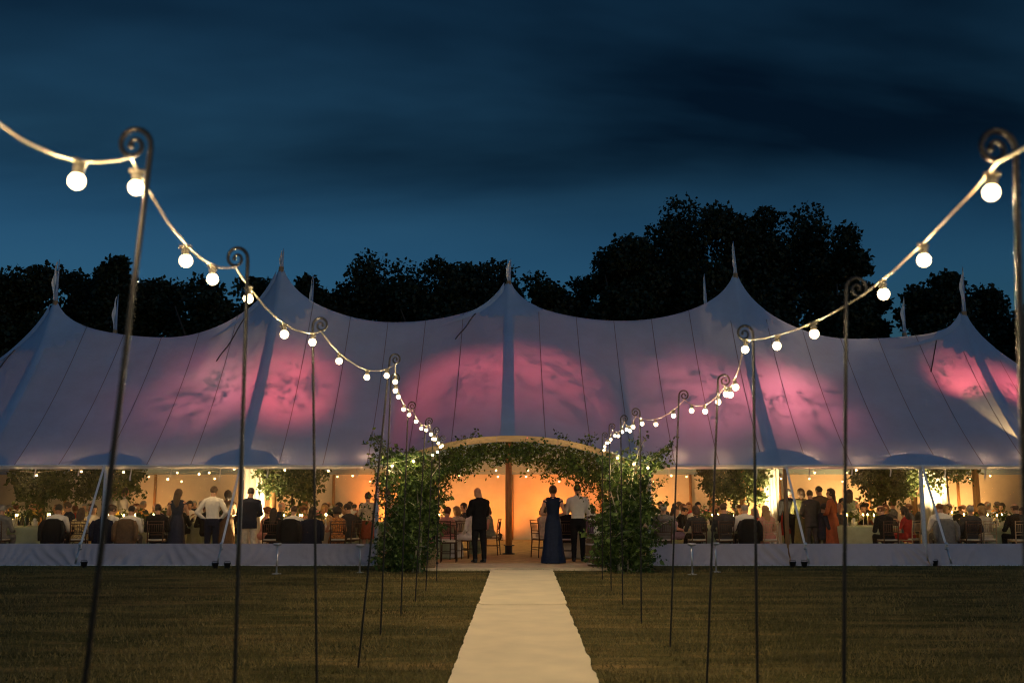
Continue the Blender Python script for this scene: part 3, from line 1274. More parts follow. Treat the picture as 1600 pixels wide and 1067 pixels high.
# ------------------------------------------------------------------ crook poles and festoons
def crook(name_label, shaft_top, shaft_low, v_top, Y, sgn, twist_seed):
    a = P(shaft_top[0], shaft_top[1], Y)
    b = P(shaft_low[0], shaft_low[1], Y)
    d = (a - b).normalized()
    base = a - d * ((a.z) / d.z)
    ztop = P(shaft_top[0], v_top, Y).z
    # a steep line: continue to just under the scroll
    top = base + d * ((ztop - .075) / d.z)
    root = empty('crook_pole', base, label=name_label, cat='pole', group='black shepherd crook poles lining the carpet')
    m = MB()
    pts, rads = [], []
    n = 150
    for i in range(n + 1):
        f = i / n
        p = (base - Vector((0, 0, .12))).lerp(top, f)
        pts.append(p)
        rads.append(.0098)
    # barley-twist iron: square section with turning stretches
    vs, fs = [], []
    ang = 0
    for i, p in enumerate(pts):
        f = (i + twist_seed * 7) % 50
        if 8 < f < 30: ang += .5
        for k in range(6):
            an = ang + k * math.pi / 3
            vs.append(p + Vector((math.cos(an), math.sin(an), 0)) * rads[i] * (1.06 if k % 3 else 1.0))
    for i in range(n):
        for k in range(6):
            fs.append((i * 6 + k, i * 6 + (k + 1) % 6, i * 6 + 6 + (k + 1) % 6, i * 6 + 6 + k))
    fs.append((5, 4, 3, 2, 1, 0))
    m.add(vs, fs)
    m.build('shaft', M['iron'], root, smooth=True, world=True)
    # scroll
    m = MB()
    sp = []
    r0 = .060
    c = top + Vector((sgn * r0, 0, .012))
    tot = 2 * math.pi * 1.5
    for i in range(64):
        t = i / 63
        an = math.pi - t * tot
        r_ = r0 * (1 - .80 * t ** .9)
        sp.append(c + Vector((sgn * r_ * math.cos(an), .010 * t, r_ * 1.08 * math.sin(an))))
    sp = [top - d * .02, top] + sp[1:]
    m.tube(sp, [.0092] * 6 + [.0092 - .003 * (i / len(sp)) for i in range(len(sp) - 6)], 8)
    m.ball(sp[-1], .011, 8, 6)
    m.build('scroll', M['iron'], root, world=True)
    hook = c + Vector((0, -.012, -r0 * .80))
    return hook


LP = [
    ((236, 230), (130, 1067), 198, 3.2, -1, 'nearest black crook pole on the left, blurred and leaning right'),
    ((386, 440), (367, 1067), 385, 5.0, -1, 'second black crook pole from the left edge, scroll turned outwards'),
    ((489, 545), (496, 1067), 495, 7.2, 1, 'third black crook pole of the left row, nearly upright'),
    ((606, 590), (558, 1043), 552, 9.95, 1, 'leaning crook pole of the left row in front of the leafy column'),
    ((610, 615), (594, 993), 583, 12.1, 1, 'crook pole just right of the leaning one in the left row'),
    ((637, 655), (626, 963), 627, 14.0, 1, 'sixth crook pole of the left row before the left leafy column'),
    ((664, 680), (648, 942), 652, 15.75, 1, 'third farthest crook pole of the left row'),
    ((676, 695), (665, 923), 667, 17.6, 1, 'second farthest crook pole of the left row'),
    ((687, 705), (682, 908), 680, 19.5, 1, 'farthest crook pole of the left row close to the porch'),
]
RP = [
    ((1588, 260), (1598, 700), 200, 2.9, -1, 'nearest black crook pole at the right edge, blurred'),
    ((1322, 490), (1317, 1067), 432, 4.95, 1, 'second black crook pole of the right row, upright'),
    ((1177, 550), (1183, 1067), 507, 6.8, -1, 'third crook pole of the right row with a bulb inside its scroll'),
    ((1121, 620), (1103, 1067), 584, 8.9, 1, 'fourth crook pole of the right row, leaning slightly right'),
    ((1060, 640), (1046, 1013), 609, 11.1, 1, 'fifth crook pole of the right row against the pink canvas'),
    ((1000, 665), (1002, 975), 637, 13.2, -1, 'sixth crook pole of the right row, scroll turned to the carpet'),
    ((970, 675), (973, 945), 648, 15.4, 1, 'third farthest crook pole of the right row'),
    ((952, 690), (955, 923), 661, 17.6, 1, 'second farthest crook pole of the right row'),
    ((941, 700), (941, 906), 675, 19.8, 1, 'farthest crook pole of the right row close to the porch'),
]
LH = [crook(p[5], p[0], p[1], p[2], p[3], p[4], i) for i, p in enumerate(LP)]
RH = [crook(p[5], p[0], p[1], p[2], p[3], p[4], i + 3) for i, p in enumerate(RP)]

mb = MB()
mb.ball((0, 0, -.006), (.0240, .0240, .0248), 18, 12)
BULB = mb.mesh('bulb')
BULB.materials.append(M['bulb'])
mb = MB()
mb.lathe([(.010, .058), (.019, .056), (.019, .048), (.0155, .046), (.0155, .034), (.0185, .032), (.0185, .022), (.015, .02), (.017, .002), (.014, -.004)], (0, 0, 0), 14)
mb.tube([(-.026, 0, .052), (.026, 0, .052)], .011, 8)
mb.v = [(x * .92, y * .92, .058 + (z - .058) * .74) for x, y, z in mb.v]
HOLDER = mb.mesh('lampholder')
HOLDER.materials.append(M['holder'])


def bulb_light(parent, power, col):
    # the lamp inside each bulb: its sphere sits just proud of the glass
    o = bpy.data.objects.new('bulb_glow', LAMP[power])
    COL.objects.link(o)
    o.parent = parent
    o.location = (0, 0, -.006)


LAMP = {}
for pw_, col_ in ((88.0, (1.0, .74, .40)), (56.0, (1.0, .62, .25))):
    d_ = bpy.data.lights.new('bulb_glow', 'POINT')
    d_.energy = pw_
    d_.color = col_
    d_.shadow_soft_size = .0262
    LAMP[pw_] = d_
BULB_IN = BULB.copy()
BULB_IN.materials.clear()
BULB_IN.materials.append(M['bulb_inner'])


def festoon(label, hooks, sags, ts, name='festoon_string', rad=.0040):
    root = empty(name, hooks[0], label=label, cat='festoon lights')
    line = []
    bulbs = []
    for (a, b, sg, tt) in zip(hooks[:-1], hooks[1:], sags, ts):
        f = lambda t: a.lerp(b, t) - Vector((0, 0, sg * 4 * t * (1 - t)))
        for i in range(18):
            line.append(f(i / 18))
        for t in tt:
            bulbs.append(f(t))
    line.append(hooks[-1])
    # a twisted pair of cores reads as one slightly lumpy cable
    m = MB()
    wig = [p + Vector((.0015 * math.sin(i * 1.3), .0015 * math.cos(i * 1.7), .001 * math.sin(i * 2.1))) for i, p in enumerate(line)]
    m.tube(wig, rad, 7)
    m.build('cable', M['cable'], root, world=True)
    for p in bulbs:
        h = link_mesh('lampholder', HOLDER, None, root, p - hooks[0] - Vector((0, 0, .060)))
        h.rotation_euler = (rnd.uniform(-.12, .12), rnd.uniform(-.15, .15), rnd.uniform(0, 6))
        link_mesh('bulb', BULB if name == 'festoon_string' else BULB_IN, None, h)
        bulb_light(h, 88.0 if name == 'festoon_string' else 56.0, None)
    return root


H0 = P(-150, 40, 2.3)
crook('crook pole of the left row standing beside the camera, out of frame', (0, 0), (-4, 400), 0, 1.5, -1, 2) if False else None
festoon('string of round bulbs looping along the left row of crook poles',
        [H0] + LH + [Vector((-1.75, 21.35, 2.52)), Vector((-2.75, 21.35, 2.28))],
        [.13, .12, .12, .16, .12, .12, .10, .10, .10, .06, .05],
        [[.22, .72], [.04, .44, .72], [.12, .5, .88], [.2, .55, .85], [.2, .5, .8], [.15, .45, .8], [.2, .5, .8], [.2, .5, .8], [.25, .6, .9], [.4, .8], [.35, .8]])
HR0 = Vector((1.95, 1.3, 2.95))
festoon('string of round bulbs looping along the right row of crook poles',
        [HR0] + RH + [Vector((1.95, 21.35, 2.62)), Vector((2.95, 21.4, 2.25))],
        [.04, .03, .05, .12, .12, .12, .10, .10, .10, .06, .05],
        [[.5], [.04, .42, .75], [.33, .66, 1.0], [.45, .72, .95], [.15, .45, .8], [.2, .55, .85], [.2, .5, .8], [.2, .5, .8], [.25, .5, .8], [.3, .7], [.3, .65, .95]])
# poles just outside the frame that carry the near ends of both strings
for hk, lab in ((H0, 'crook pole left of the camera carrying the near end of the left festoon'), (HR0, 'crook pole right of the camera carrying the near end of the right festoon')):
    root = empty('crook_pole', (hk.x, hk.y, 0), label=lab, cat='pole', group='black shepherd crook poles lining the carpet')
    m = MB()
    m.tube([(0, 0, -.1), (0, 0, 1.5), (0, 0, hk.z + .01)], .012, 6)
    m.build('shaft', M['iron'], root)
    m = MB()
    m.tube([Vector((.06 - .06 * (1 - .8 * t) * math.cos(t * 10.5), 0, hk.z + .06 * (1 - .8 * t) * math.sin(t * 10.5))) for t in [i / 40 for i in range(41)]], .011, 8)
    m.build('scroll', M['iron'], root)


def eave_string(label, pts, tt):
    hooks = [Vector(p) for p in pts]
    return festoon(label, hooks, [.10] * (len(hooks) - 1), tt, 'eave_festoon')


def EP(u, v, Y=23.95):
    return P(u, v, Y)


def direct_string(label, pix, Y=23.9):
    """string inside the eave, one bulb at each point"""
    ps = [P(u, v, Y) + Vector((0, 0, .09)) for u, v in pix]
    root = empty('eave_festoon', ps[0], label=label, cat='festoon lights')
    line = []
    for a, b in zip(ps[:-1], ps[1:]):
        for i in range(8):
            t = i / 8
            line.append(a.lerp(b, t) + Vector((0, 0, .0 + .05 * math.sin(t * math.pi) * (1 if (b - a).length > 1.2 else .3))))
    line.append(ps[-1])
    m = MB()
    m.tube(line, .005, 6)
    m.build('cable', M['cable'], root, world=True)
    for p in ps:
        h = link_mesh('lampholder', HOLDER, None, root, p - ps[0] - Vector((0, 0, .06)))
        link_mesh('bulb', BULB_IN, None, h)
        bulb_light(h, 56.0, None)


direct_string('string of bulbs inside the left eave above the diners', [(-60, 742), (57, 744), (127, 738), (193, 739), (262, 750), (311, 742), (366, 734), (393, 722), (445, 736), (513, 737), (574, 722)])
direct_string('string of bulbs inside the right eave above the diners', [(1060, 724), (1125, 731), (1195, 726), (1262, 723), (1338, 736), (1407, 726), (1470, 729), (1536, 732), (1598, 724), (1660, 730)])
# two deeper strings over the rear tables, added to brighten the interior
for k, (y_, lab) in enumerate(((29.3, 'added string of bulbs across the middle of the marquee'), (33.0, 'added string of bulbs across the rear of the marquee'))):
    hooks = [Vector((-15.5 + i * 3.1, y_, (2.42 if y_ < 31 else 2.3) + .1 * (i % 2))) for i in range(11)]
    festoon(lab, hooks, [.25] * 10, [[.15, .5, .85]] * 10, 'added_inner_festoon')


# ------------------------------------------------------------------ lamps the marquee holds
M['lens_red'] = emit('red_lens', (1, .12, .10), 8)
M['lens_amber'] = emit('amber_lens', (1, .42, .10), 12)
M['lens_warm'] = emit('warm_lens', (1, .62, .26), 12)


def spot(parent, loc, target, power, col, angle, blend=.6, rad=.05):
    d = bpy.data.lights.new('spot_beam', 'SPOT')
    d.energy = power
    d.color = col
    d.spot_size = R(angle)
    d.spot_blend = blend
    d.shadow_soft_size = rad
    o = bpy.data.objects.new('spot_beam', d)
    COL.objects.link(o)
    o.parent = parent
    off = parent.matrix_basis.translation
    o.location = Vector(loc) - off
    o.rotation_euler = (Vector(target) - Vector(loc)).to_track_quat('-Z', 'Y').to_euler()
    return o


def uplighter(loc, target, power, col, angle, lens, label, group, blend=.6, rad=.05, stem=0.0):
    loc = Vector(loc)
    d = (Vector(target) - loc).normalized()
    root = empty('spotlight', loc, label=label, cat='spotlight', group=group)
    m = MB()
    u = -d
    m.tube([u * .16, u * .15, u * .04, d * .02], [.045, .07, .08, .085], 14)
    m.tube([d * .02, d * .022], [.085, .07], 14)
    m.build('housing', M['blackplastic'], root)
    m = MB()
    m.tube([d * .0225, d * .026], [.066, .060], 14)
    m.build('lens', M[lens], root)
    m = MB()
    m.tube([u * .08 + Vector((.1, 0, 0)), u * .08 + Vector((.1, 0, -.1)), u * .08 + Vector((-.1, 0, -.1)), u * .08 + Vector((-.1, 0, 0))], .010, 6)
    if stem: m.tube([u * .08 + Vector((0, 0, -.1)), Vector((u.x * .08, u.y * .08, -stem))], .014, 6)
    m.build('bracket', M['blackplastic'], root)
    spot(root, loc + d * .05, target, power, col, angle, blend, rad)


PINK = (1.0, .13, .12)
ROSE = (1.0, .22, .20)


def roof_at_px(u, v):
    """point of the front roof slope seen at a photo pixel"""
    best = None
    for i in range(120):
        Y = YF - 1 + (Y1 - YF + 1) * i / 119
        p = P(u, v, Y)
        if Y < eave(p.x)[0]: continue
        dz = p.z - roof(p.x, Y)
        if best is None or abs(dz) < best[0]: best = (abs(dz), p)
    return best[1]


SPOTS = [  # lamp (x, y, z), roof pixel aimed at, power, colour, angle
    ((-6.85, 26.65, 3.15), (322, 612), 577, ROSE, 103, 'pink spotlight on the second pole shining up and left'),
    ((-5.9, 26.65, 3.15), (455, 606), 851, PINK, 98, 'pink spotlight on the second pole shining up and right'),
    ((-.58, 26.65, 3.15), (705, 606), 631, PINK, 96, 'pink spotlight on the middle pole shining up and left'),
    ((.40, 26.65, 3.15), (848, 596), 770, PINK, 96, 'pink spotlight on the middle pole shining up and right'),
    ((5.7, 26.65, 3.15), (1085, 624), 770, ROSE, 107, 'rose spotlight on the fourth pole shining up and left'),
    ((6.7, 26.65, 3.15), (1235, 624), 824, ROSE, 107, 'rose spotlight on the fourth pole shining up and right'),
    ((11.95, 26.65, 3.2), (1503, 590), 714, PINK, 69, 'pink spotlight on the last pole shining up and left'),
    ((12.95, 26.65, 3.2), (1592, 609), 631, PINK, 78, 'pink spotlight on the last pole shining up and right'),
]
for lo, px_, pw, col, an_, lab in SPOTS:
    uplighter(lo, roof_at_px(*px_), pw, col, an_, 'lens_red', lab, 'pink spotlights clamped to the king poles', 1.0, .032, .12)
T_ = roof_at_px(1562, 648)
uplighter(roof_at_px(1650, 722) + Vector((0, .25, -.42)), T_ + Vector((0, 0, .1)), 1800, (1, .66, .18), 26, 'lens_warm', 'yellow spotlight in the far right bay streaking the canvas', None, .6, .02, .2)
ORD = ['first', 'second', 'third', 'fourth', 'fifth', 'sixth', 'seventh', 'eighth', 'ninth', 'tenth']
# leafy garlands wound round the king poles break up the pink beams
for gi, gx in enumerate((PX[1], PX[2], PX[3], PX[4])):
    rr = random.Random(700 + gi)
    root = empty('pole_garland', (gx, Y1, 2.9), 0, 'leafy garland wound high round the ' + ('second', 'middle', 'fourth', 'last')[gi] + ' king pole', 'garland', 'leafy garlands on the king poles')
    pts = []
    for k in range(34):
        a = rr.uniform(math.pi * .95, math.pi * 2.05)
        q = rr.uniform(.45, .95)
        spray(pts, (gx + math.cos(a) * q, Y1 - .35 + math.sin(a) * q * .75, rr.uniform(3.15, 3.85)), (math.cos(a), math.sin(a), rr.uniform(-.3, .6)), rr.uniform(.25, .5), 42, rr, .05, .3)
    V, F = leaf_cloud(pts, (.03, .065), np.random.default_rng(gi), .4, .5)
    link_mesh('foliage', mesh_np('foliage', V - np.array([gx, Y1, 2.9], np.float32), F), M['leafin'], root)
    m = MB()
    m.tube([(gx + .11 * math.cos(t * 1.1), Y1 + .11 * math.sin(t * 1.1), 2.4 + t * .09) for t in range(18)], .012, 6)
    m.build('stem', M['bark'], root, world=True)

# amber uplighters on the floor wash the rear wall
for k, (x_, pw, col) in enumerate(((-12.4, 110, (1, .40, .10)), (-8.6, 190, (1, .40, .10)), (-4.4, 480, (1, .22, .025)), (-2.2, 190, (1, .32, .06)), (-.4, 240, (1, .23, .028)), (1.6, 380, (1, .21, .024)), (4.6, 380, (1, .36, .08)), (8.2, 520, (1, .44, .12)), (11.6, 540, (1, .46, .13)), (15.2, 540, (1, .46, .13)))):
    uplighter((x_, 33.9, .26), (x_ + .2, YB, 1.5), pw, col, 105, 'lens_amber', ORD[k] + ' amber floor uplighter from the left along the rear canvas wall', 'amber uplighters along the rear wall', .8, .06)
# warm uplighters at the foot of the dressed trees
for x_, y_, tx, tz, pw, lab in ((-12.0, 25.9, -12.2, 2.1, 1500, 'warm uplighter under the far left indoor tree'), (-6.5, 26.9, -6.1, 2.4, 1100, 'warm uplighter under the tree left of the entrance'),
                           (6.7, 26.9, 6.4, 2.4, 900, 'warm uplighter under the tree right of the entrance'), (11.6, 26.9, 11.7, 2.6, 2000, 'warm uplighter below the bright tree on the right'), (-7.0, 26.1, -7.0, 2.2, 700, 'warm uplighter behind the man in white trousers'), (7.05, 26.3, 7.08, 2.2, 700, 'warm uplighter at the foot of the drape by the wooden post'), (11.95, 26.9, 11.95, 2.2, 800, 'warm uplighter at the foot of the drape in the far right window')):
    uplighter((x_, y_, .30), (tx, y_ + .7, tz), pw, (1, .74, .38), 70, 'lens_warm', lab, 'warm uplighters under the indoor trees', .6, .05)

# ------------------------------------------------------------------ people
def cmat(name, col, rough=.85, var=.18, pat=None):
    return mat(name, col, rough, var, 14, .25, 45, col2=pat, spec=.15)


SK = {'fair': mat('fair_skin', (.52, .30, .20), .5, .06), 'tan': mat('tanned_skin', (.40, .22, .13), .5, .06), 'dark': mat('deep_skin', (.12, .06, .035), .45, .08)}
CL = {
    'black': cmat('black_wool', (.010, .010, .012)), 'navy': cmat('navy_wool', (.012, .016, .035)), 'navydress': cmat('navy_satin', (.008, .016, .045), .5),
    'white': cmat('white_cotton', (.74, .71, .66), .8, .06), 'cream': cmat('cream_cloth', (.62, .54, .40)), 'grey': cmat('grey_wool', (.17, .17, .165)),
    'darkgrey': cmat('charcoal_wool', (.05, .05, .052)), 'olive': cmat('olive_cloth', (.11, .11, .045)), 'rust': cmat('rust_cloth', (.26, .07, .03)),
    'red': cmat('red_cloth', (.42, .04, .03)), 'floral': mat('floral_print', (.30, .12, .06), .8, .75, 26, .2, 60, col2=(.6, .45, .2)),
    'redfloral': mat('red_floral_print', (.34, .07, .04), .8, .8, 30, .2, 60, col2=(.5, .22, .06)), 'gold': mat('gold_sequin_cloth', (.42, .30, .13), .4, .5, 60, .4, 90, spec=.7),
    'sage': cmat('sage_cloth', (.22, .27, .19)), 'pink': cmat('blush_cloth', (.55, .27, .22)), 'teal': cmat('teal_cloth', (.03, .11, .12)),
    'brown': cmat('brown_tweed', (.13, .085, .05)), 'lilac': cmat('lilac_cloth', (.30, .24, .34)), 'tights': cmat('dark_tights', (.03, .025, .025)),
}
SHOE = mat('black_shoe_leather', (.012, .010, .010), .35, .2, spec=.6)
EYE = mat('eye_dark', (.02, .015, .012), .2, .1, spec=.6)
LIP = mat('lip_colour', (.36, .12, .10), .5, .1)
HR = {'black': (.010, .008, .007), 'dark': (.022, .013, .008), 'brown': (.065, .035, .018), 'auburn': (.16, .055, .022), 'blonde': (.36, .22, .09), 'grey': (.30, .29, .27), 'white': (.60, .58, .54)}
HR = {k: mat(k + '_hair', v, .45, .35, 30, .6, 90, stretch=(3, 3, .6), spec=.5) for k, v in HR.items()}


def cap_prim(p0, r0, p1, r1, n=10, step=.035):
    p0, p1 = Vector(p0), Vector(p1)
    d = p1 - p0
    ln = d.length
    k = max(2, int(ln / step))
    t = d.normalized()
    pts, rad = [], []
    for a in (75, 50, 25):
        pts.append(p0 - t * r0 * math.sin(R(a)))
        rad.append(r0 * math.cos(R(a)))
    for i in range(k + 1):
        pts.append(p0 + d * i / k)
        rad.append(r0 + (r1 - r0) * i / k)
    for a in (25, 50, 75):
        pts.append(p1 + t * r1 * math.sin(R(a)))
        rad.append(r1 * math.cos(R(a)))
    m = MB()
    m.tube(pts, rad, n)
    return m.v, m.f


def loft_prim(rings, n=18):
    """rings: (z, rx, ry, x, y)"""
    out = []
    # dense interpolation so that nearest-vertex tags work
    for a, b in zip(rings[:-1], rings[1:]):
        k = max(1, int(abs(b[0] - a[0]) / .04))
        for i in range(k):
            out.append([a[j] + (b[j] - a[j]) * i / k for j in range(5)])
    out.append(list(rings[-1]))
    m = MB()
    rg = []
    for z, rx, ry, x, y in out:
        rg.append([Vector((x + rx * math.copysign(abs(math.cos(a)) ** .85, math.cos(a)), y + ry * math.copysign(abs(math.sin(a)) ** .85, math.sin(a)), z)) for a in [2 * math.pi * q / n for q in range(n)]])
    m.rings(rg)
    return m.v, m.f


TAGS = ['skin', 'top', 'bottom', 'shoe', 'eye', 'lip']


def hand_mesh(m, tags, w, d, side_v, curl=.5):
    """palm, four unequal bent fingers and a thumb from the side of the palm"""
    d = Vector(d).normalized()
    s = Vector(side_v)
    s = (s - d * s.dot(d)).normalized()
    n = d.cross(s).normalized()
    b0 = len(m.v)
    rg = []
    for q, wd, th in ((-.03, .024, .018), (0, .030, .017), (.04, .040, .016), (.085, .041, .012)):
        c = w + d * q
        rg.append([c + s * wd * math.cos(a) + n * th * math.sin(a) for a in [2 * math.pi * k / 8 for k in range(8)]])
    m.rings(rg)
    for i, ln in enumerate((.072, .082, .076, .058)):
        o = w + d * .078 + s * (.030 - .020 * i)
        pts = [o]
        dd = d.copy()
        for f in (.45, .32, .25):
            dd = (dd - n * curl * .55).normalized()
            pts.append(pts[-1] + dd * ln * f)
        m.tube(pts, [.0092, .0088, .0080, .0062], 6)
    o = w + d * .018 + s * .028
    m.tube([o, o + (d * .5 + s * .6 - n * .2).normalized() * .035, o + (d * .5 + s * .6 - n * .2).normalized() * .035 + (d * .9 + s * .15 - n * .4).normalized() * .030], [.0115, .010, .007], 6)


def make_body(name, sex='m', pose='stand', top='shirt', lower='trousers', arms=None, legs=None, lean=0, head=(0, 0), twist=0, vox=.0155):
    """one continuous figure, facing +Y, feet at z 0 (hips at .52 when seated)"""
    seated = pose == 'sit'
    prim = []

    def add(v, f, tag, up):
        prim.append((v, f, tag, up))

    fs = .93 if sex == 'f' else 1.0
    hz = .52 if seated else .93 * fs
    sw = .195 if sex == 'm' else .165     # shoulder half-width
    L_ = 1.0 if sex == 'm' else .93
    jk = top == 'jacket'
    e = .016 if jk else 0
    z = lambda q: hz + q * L_
    if sex == 'm':
        torso = [(z(-.06), .150 + e, .115 + e, 0, 0), (z(.03), .162 + e, .122 + e, 0, 0), (z(.14), .152 + e, .112 + e, 0, .004), (z(.26), .164 + e, .115 + e, 0, .004), (z(.38), .185 + e, .122 + e, 0, 0), (z(.47), .182 + e, .112 + e, 0, -.006), (z(.525), .145 + e, .088, 0, -.008), (z(.565), .075, .066, 0, -.005)]
    else:
        torso = [(z(-.06), .158, .122, 0, 0), (z(.03), .160, .120, 0, -.005), (z(.15), .122, .092, 0, .004), (z(.24), .130, .100, 0, .006), (z(.34), .150, .118, 0, .012), (z(.43), .152, .095, 0, -.004), (z(.50), .120, .072, 0, -.008), (z(.545), .055, .052, 0, -.005)]
    ttag = 'top'
    add(*loft_prim(torso), ttag, True)
    if jk and not seated:
        add(*loft_prim([(z(-.17), .186, .138, 0, 0), (z(-.05), .180, .136, 0, 0), (z(.1), .166, .126, 0, 0)]), 'top', True)
    add(*cap_prim((-sw * .62, -.012, z(.50)), .055 if sex == 'm' else .04, (-sw, -.005, z(.455)), .062 + e if sex == 'm' else .045), 'top', True)
    add(*cap_prim((sw * .62, -.012, z(.50)), .055 if sex == 'm' else .04, (sw, -.005, z(.455)), .062 + e if sex == 'm' else .045), 'top', True)
    # neck and head
    nk = Vector((0, -.005, z(.55)))
    hc = Vector((0, .022, z(.70) if sex == 'm' else z(.68)))
    hl = .115
    yaw, pit = head
    HM = Matrix.Translation(nk + Vector((0, 0, .05))) @ Matrix.Rotation(R(yaw), 4, 'Z') @ Matrix.Rotation(R(-pit), 4, 'X') @ Matrix.Translation(-(nk + Vector((0, 0, .05))))
    add(*cap_prim(nk - Vector((0, 0, .03)), .058 if sex == 'm' else .047, hc + Vector((0, -.025, -.05)), .054 if sex == 'm' else .046), 'skin', True)
    hp = []
    b = MB(); b.ball(hc + Vector((0, -.012, .025)), (.076, .094, .092), 18, 14); hp.append((b.v, b.f))
    b = MB(); b.ball(hc + Vector((0, .022, -.038)), (.060, .068, .082), 16, 12); hp.append((b.v, b.f))
    hp.append(cap_prim(hc + Vector((0, .080, .012)), .009, hc + Vector((0, .100, -.022)), .015, 8, .01))
    hp.append(cap_prim(hc + Vector((-.028, .070, .026)), .012, hc + Vector((.028, .070, .026)), .012, 8, .01))
    hp.append(cap_prim(hc + Vector((-.014, .078, -.056)), .010, hc + Vector((.014, .078, -.056)), .010, 8, .01))
    for s in (-1, 1):
        b = MB(); b.ball(hc + Vector((s * .080, -.008, -.005)), (.012, .022, .032), 8, 8); hp.append((b.v, b.f))
    for v, f in hp:
        add([HM @ Vector(p) for p in v], f, 'skin', True)
    # upper-body transform
    UM = Matrix.Translation((0, 0, hz)) @ Matrix.Rotation(R(twist), 4, 'Z') @ Matrix.Rotation(R(-lean), 4, 'X') @ Matrix.Translation((0, 0, -hz))
    # arms: (elbow, wrist) given in the same frame, moved with the torso
    arms = arms or (((-.265, -.03, .17), (-.27, .05, -.07)), ((.265, -.03, .17), (.27, .05, -.07)))
    hands = []
    sleeve = {'shirt': 'top', 'jacket': 'top', 'sleeve': 'top', 'strap': 'skin', 'short': 'half'}[top]
    ar = 1.0 if sex == 'm' else .80
    for s, (el, wr) in zip((-1, 1), arms):
        sh = UM @ Vector((s * sw, -.005, z(.455)))
        el = UM @ Vector((el[0] * L_, el[1] * L_, z(el[2])))
        wr = UM @ Vector((wr[0] * L_, wr[1] * L_, z(wr[2])))
        t1 = 'top' if sleeve in ('top', 'half') else 'skin'
        t2 = 'top' if sleeve == 'top' else 'skin'
        k = .012 if sleeve == 'top' else 0
        add(*cap_prim(sh, .060 * ar + k, el, .046 * ar + k), t1, False)
        add(*cap_prim(el, .046 * ar + k, wr, .031 * ar + k * .8), t2, False)
        hands.append((s, wr, (wr - el).normalized()))
    # legs
    if lower == 'gown':
        if seated:
            for s in (-1, 1):
                add(*cap_prim((s * .09, 0, .52), .105, (s * .10, .42, .53), .085), 'bottom', False)
            m2 = loft_prim([(.03, .26, .16, 0, .45), (.3, .23, .13, 0, .44), (.52, .20, .10, 0, .42), (.58, .16, .06, 0, .40)])
            add(*m2, 'bottom', False)
        else:
            add(*loft_prim([(.012, .27, .23, .0, -.03), (.2, .235, .195, 0, -.02), (.5, .195, .160, 0, -.01), (.78, .178, .138, 0, -.003), (hz, .165, .128, 0, 0), (hz + .10, .135, .10, 0, 0)], 22), 'bottom', False)
    else:
        loose = .014 if lower == 'trousers' else 0
        lt = 'bottom' if lower == 'trousers' else 'skin'
        k_ = .93 if sex == 'f' else 1.0
        for i, s in enumerate((-1, 1)):
            hip = Vector((s * .088, 0, hz - .02))
            if seated:
                kn = Vector((s * .12, .43, .54)); an = Vector((s * .12, .40, .09))
            else:
                q = (legs or ((0, 0), (0, 0)))[i]     # knee and ankle y-offsets
                kn = Vector((s * .098, q[0], .50 * k_)); an = Vector((s * .105, q[1], .09))
            add(*cap_prim(hip, .092 + loose * .5, kn, .058 + loose), 'bottom' if lower != 'skirt' or seated else 'bottom', False)
            add(*cap_prim(kn, .058 + loose, an, .040 + loose), lt, False)
            yo = an.y
            fo = loft_prim([(.012, .046, .128, an.x, yo + .06), (.05, .044, .120, an.x, yo + .055), (.085, .038, .07, an.x, yo + .01)], 12)
            add(*fo, 'shoe', False)
        add(*loft_prim([(hz - .12, .150, .118, 0, 0 if not seated else .02), (hz - .02, .166, .126, 0, 0), (hz + .07, .158, .118, 0, 0)]), 'bottom', False)
        if lower == 'skirt':
            if seated:
                for s in (-1, 1): add(*cap_prim((s * .09, 0, .52), .11, (s * .10, .40, .53), .09), 'bottom', False)
            else:
                add(*loft_prim([(.47, .22, .18, 0, 0), (.7, .195, .155, 0, 0), (hz, .168, .128, 0, 0)]), 'bottom', False)
    m = MB()
    pt = []
    for v, f, tag, up in prim:
        if up: v = [UM @ Vector(p) for p in v]
        pt += [(Vector(p), tag) for p in v]
        m.add(v, f)
    kd = KDTree(len(pt))
    for i, (p, t) in enumerate(pt): kd.insert(p, i)
    kd.balance()
    me0 = m.mesh('tmp')
    ob = bpy.data.objects.new('tmp', me0)
    COL.objects.link(ob)
    md = ob.modifiers.new('r', 'REMESH')
    md.mode = 'VOXEL'
    md.voxel_size = vox
    sm = ob.modifiers.new('s', 'SMOOTH')
    sm.iterations = 3
    sm.factor = .5
    dg = bpy.context.evaluated_depsgraph_get()
    dg.update()
    me = bpy.data.meshes.new_from_object(ob.evaluated_get(dg))
    bpy.data.objects.remove(ob)
    bpy.data.meshes.remove(me0)
    me.name = name
    nv = len(me.vertices)
    co = np.zeros(nv * 3, np.float32)
    me.vertices.foreach_get('co', co)
    co = co.reshape(-1, 3)
    no = np.zeros(nv * 3, np.float32)
    me.vertex_normals.foreach_get('vector', no)
    no = no.reshape(-1, 3)
    vt = []
    UMI = UM.inverted()
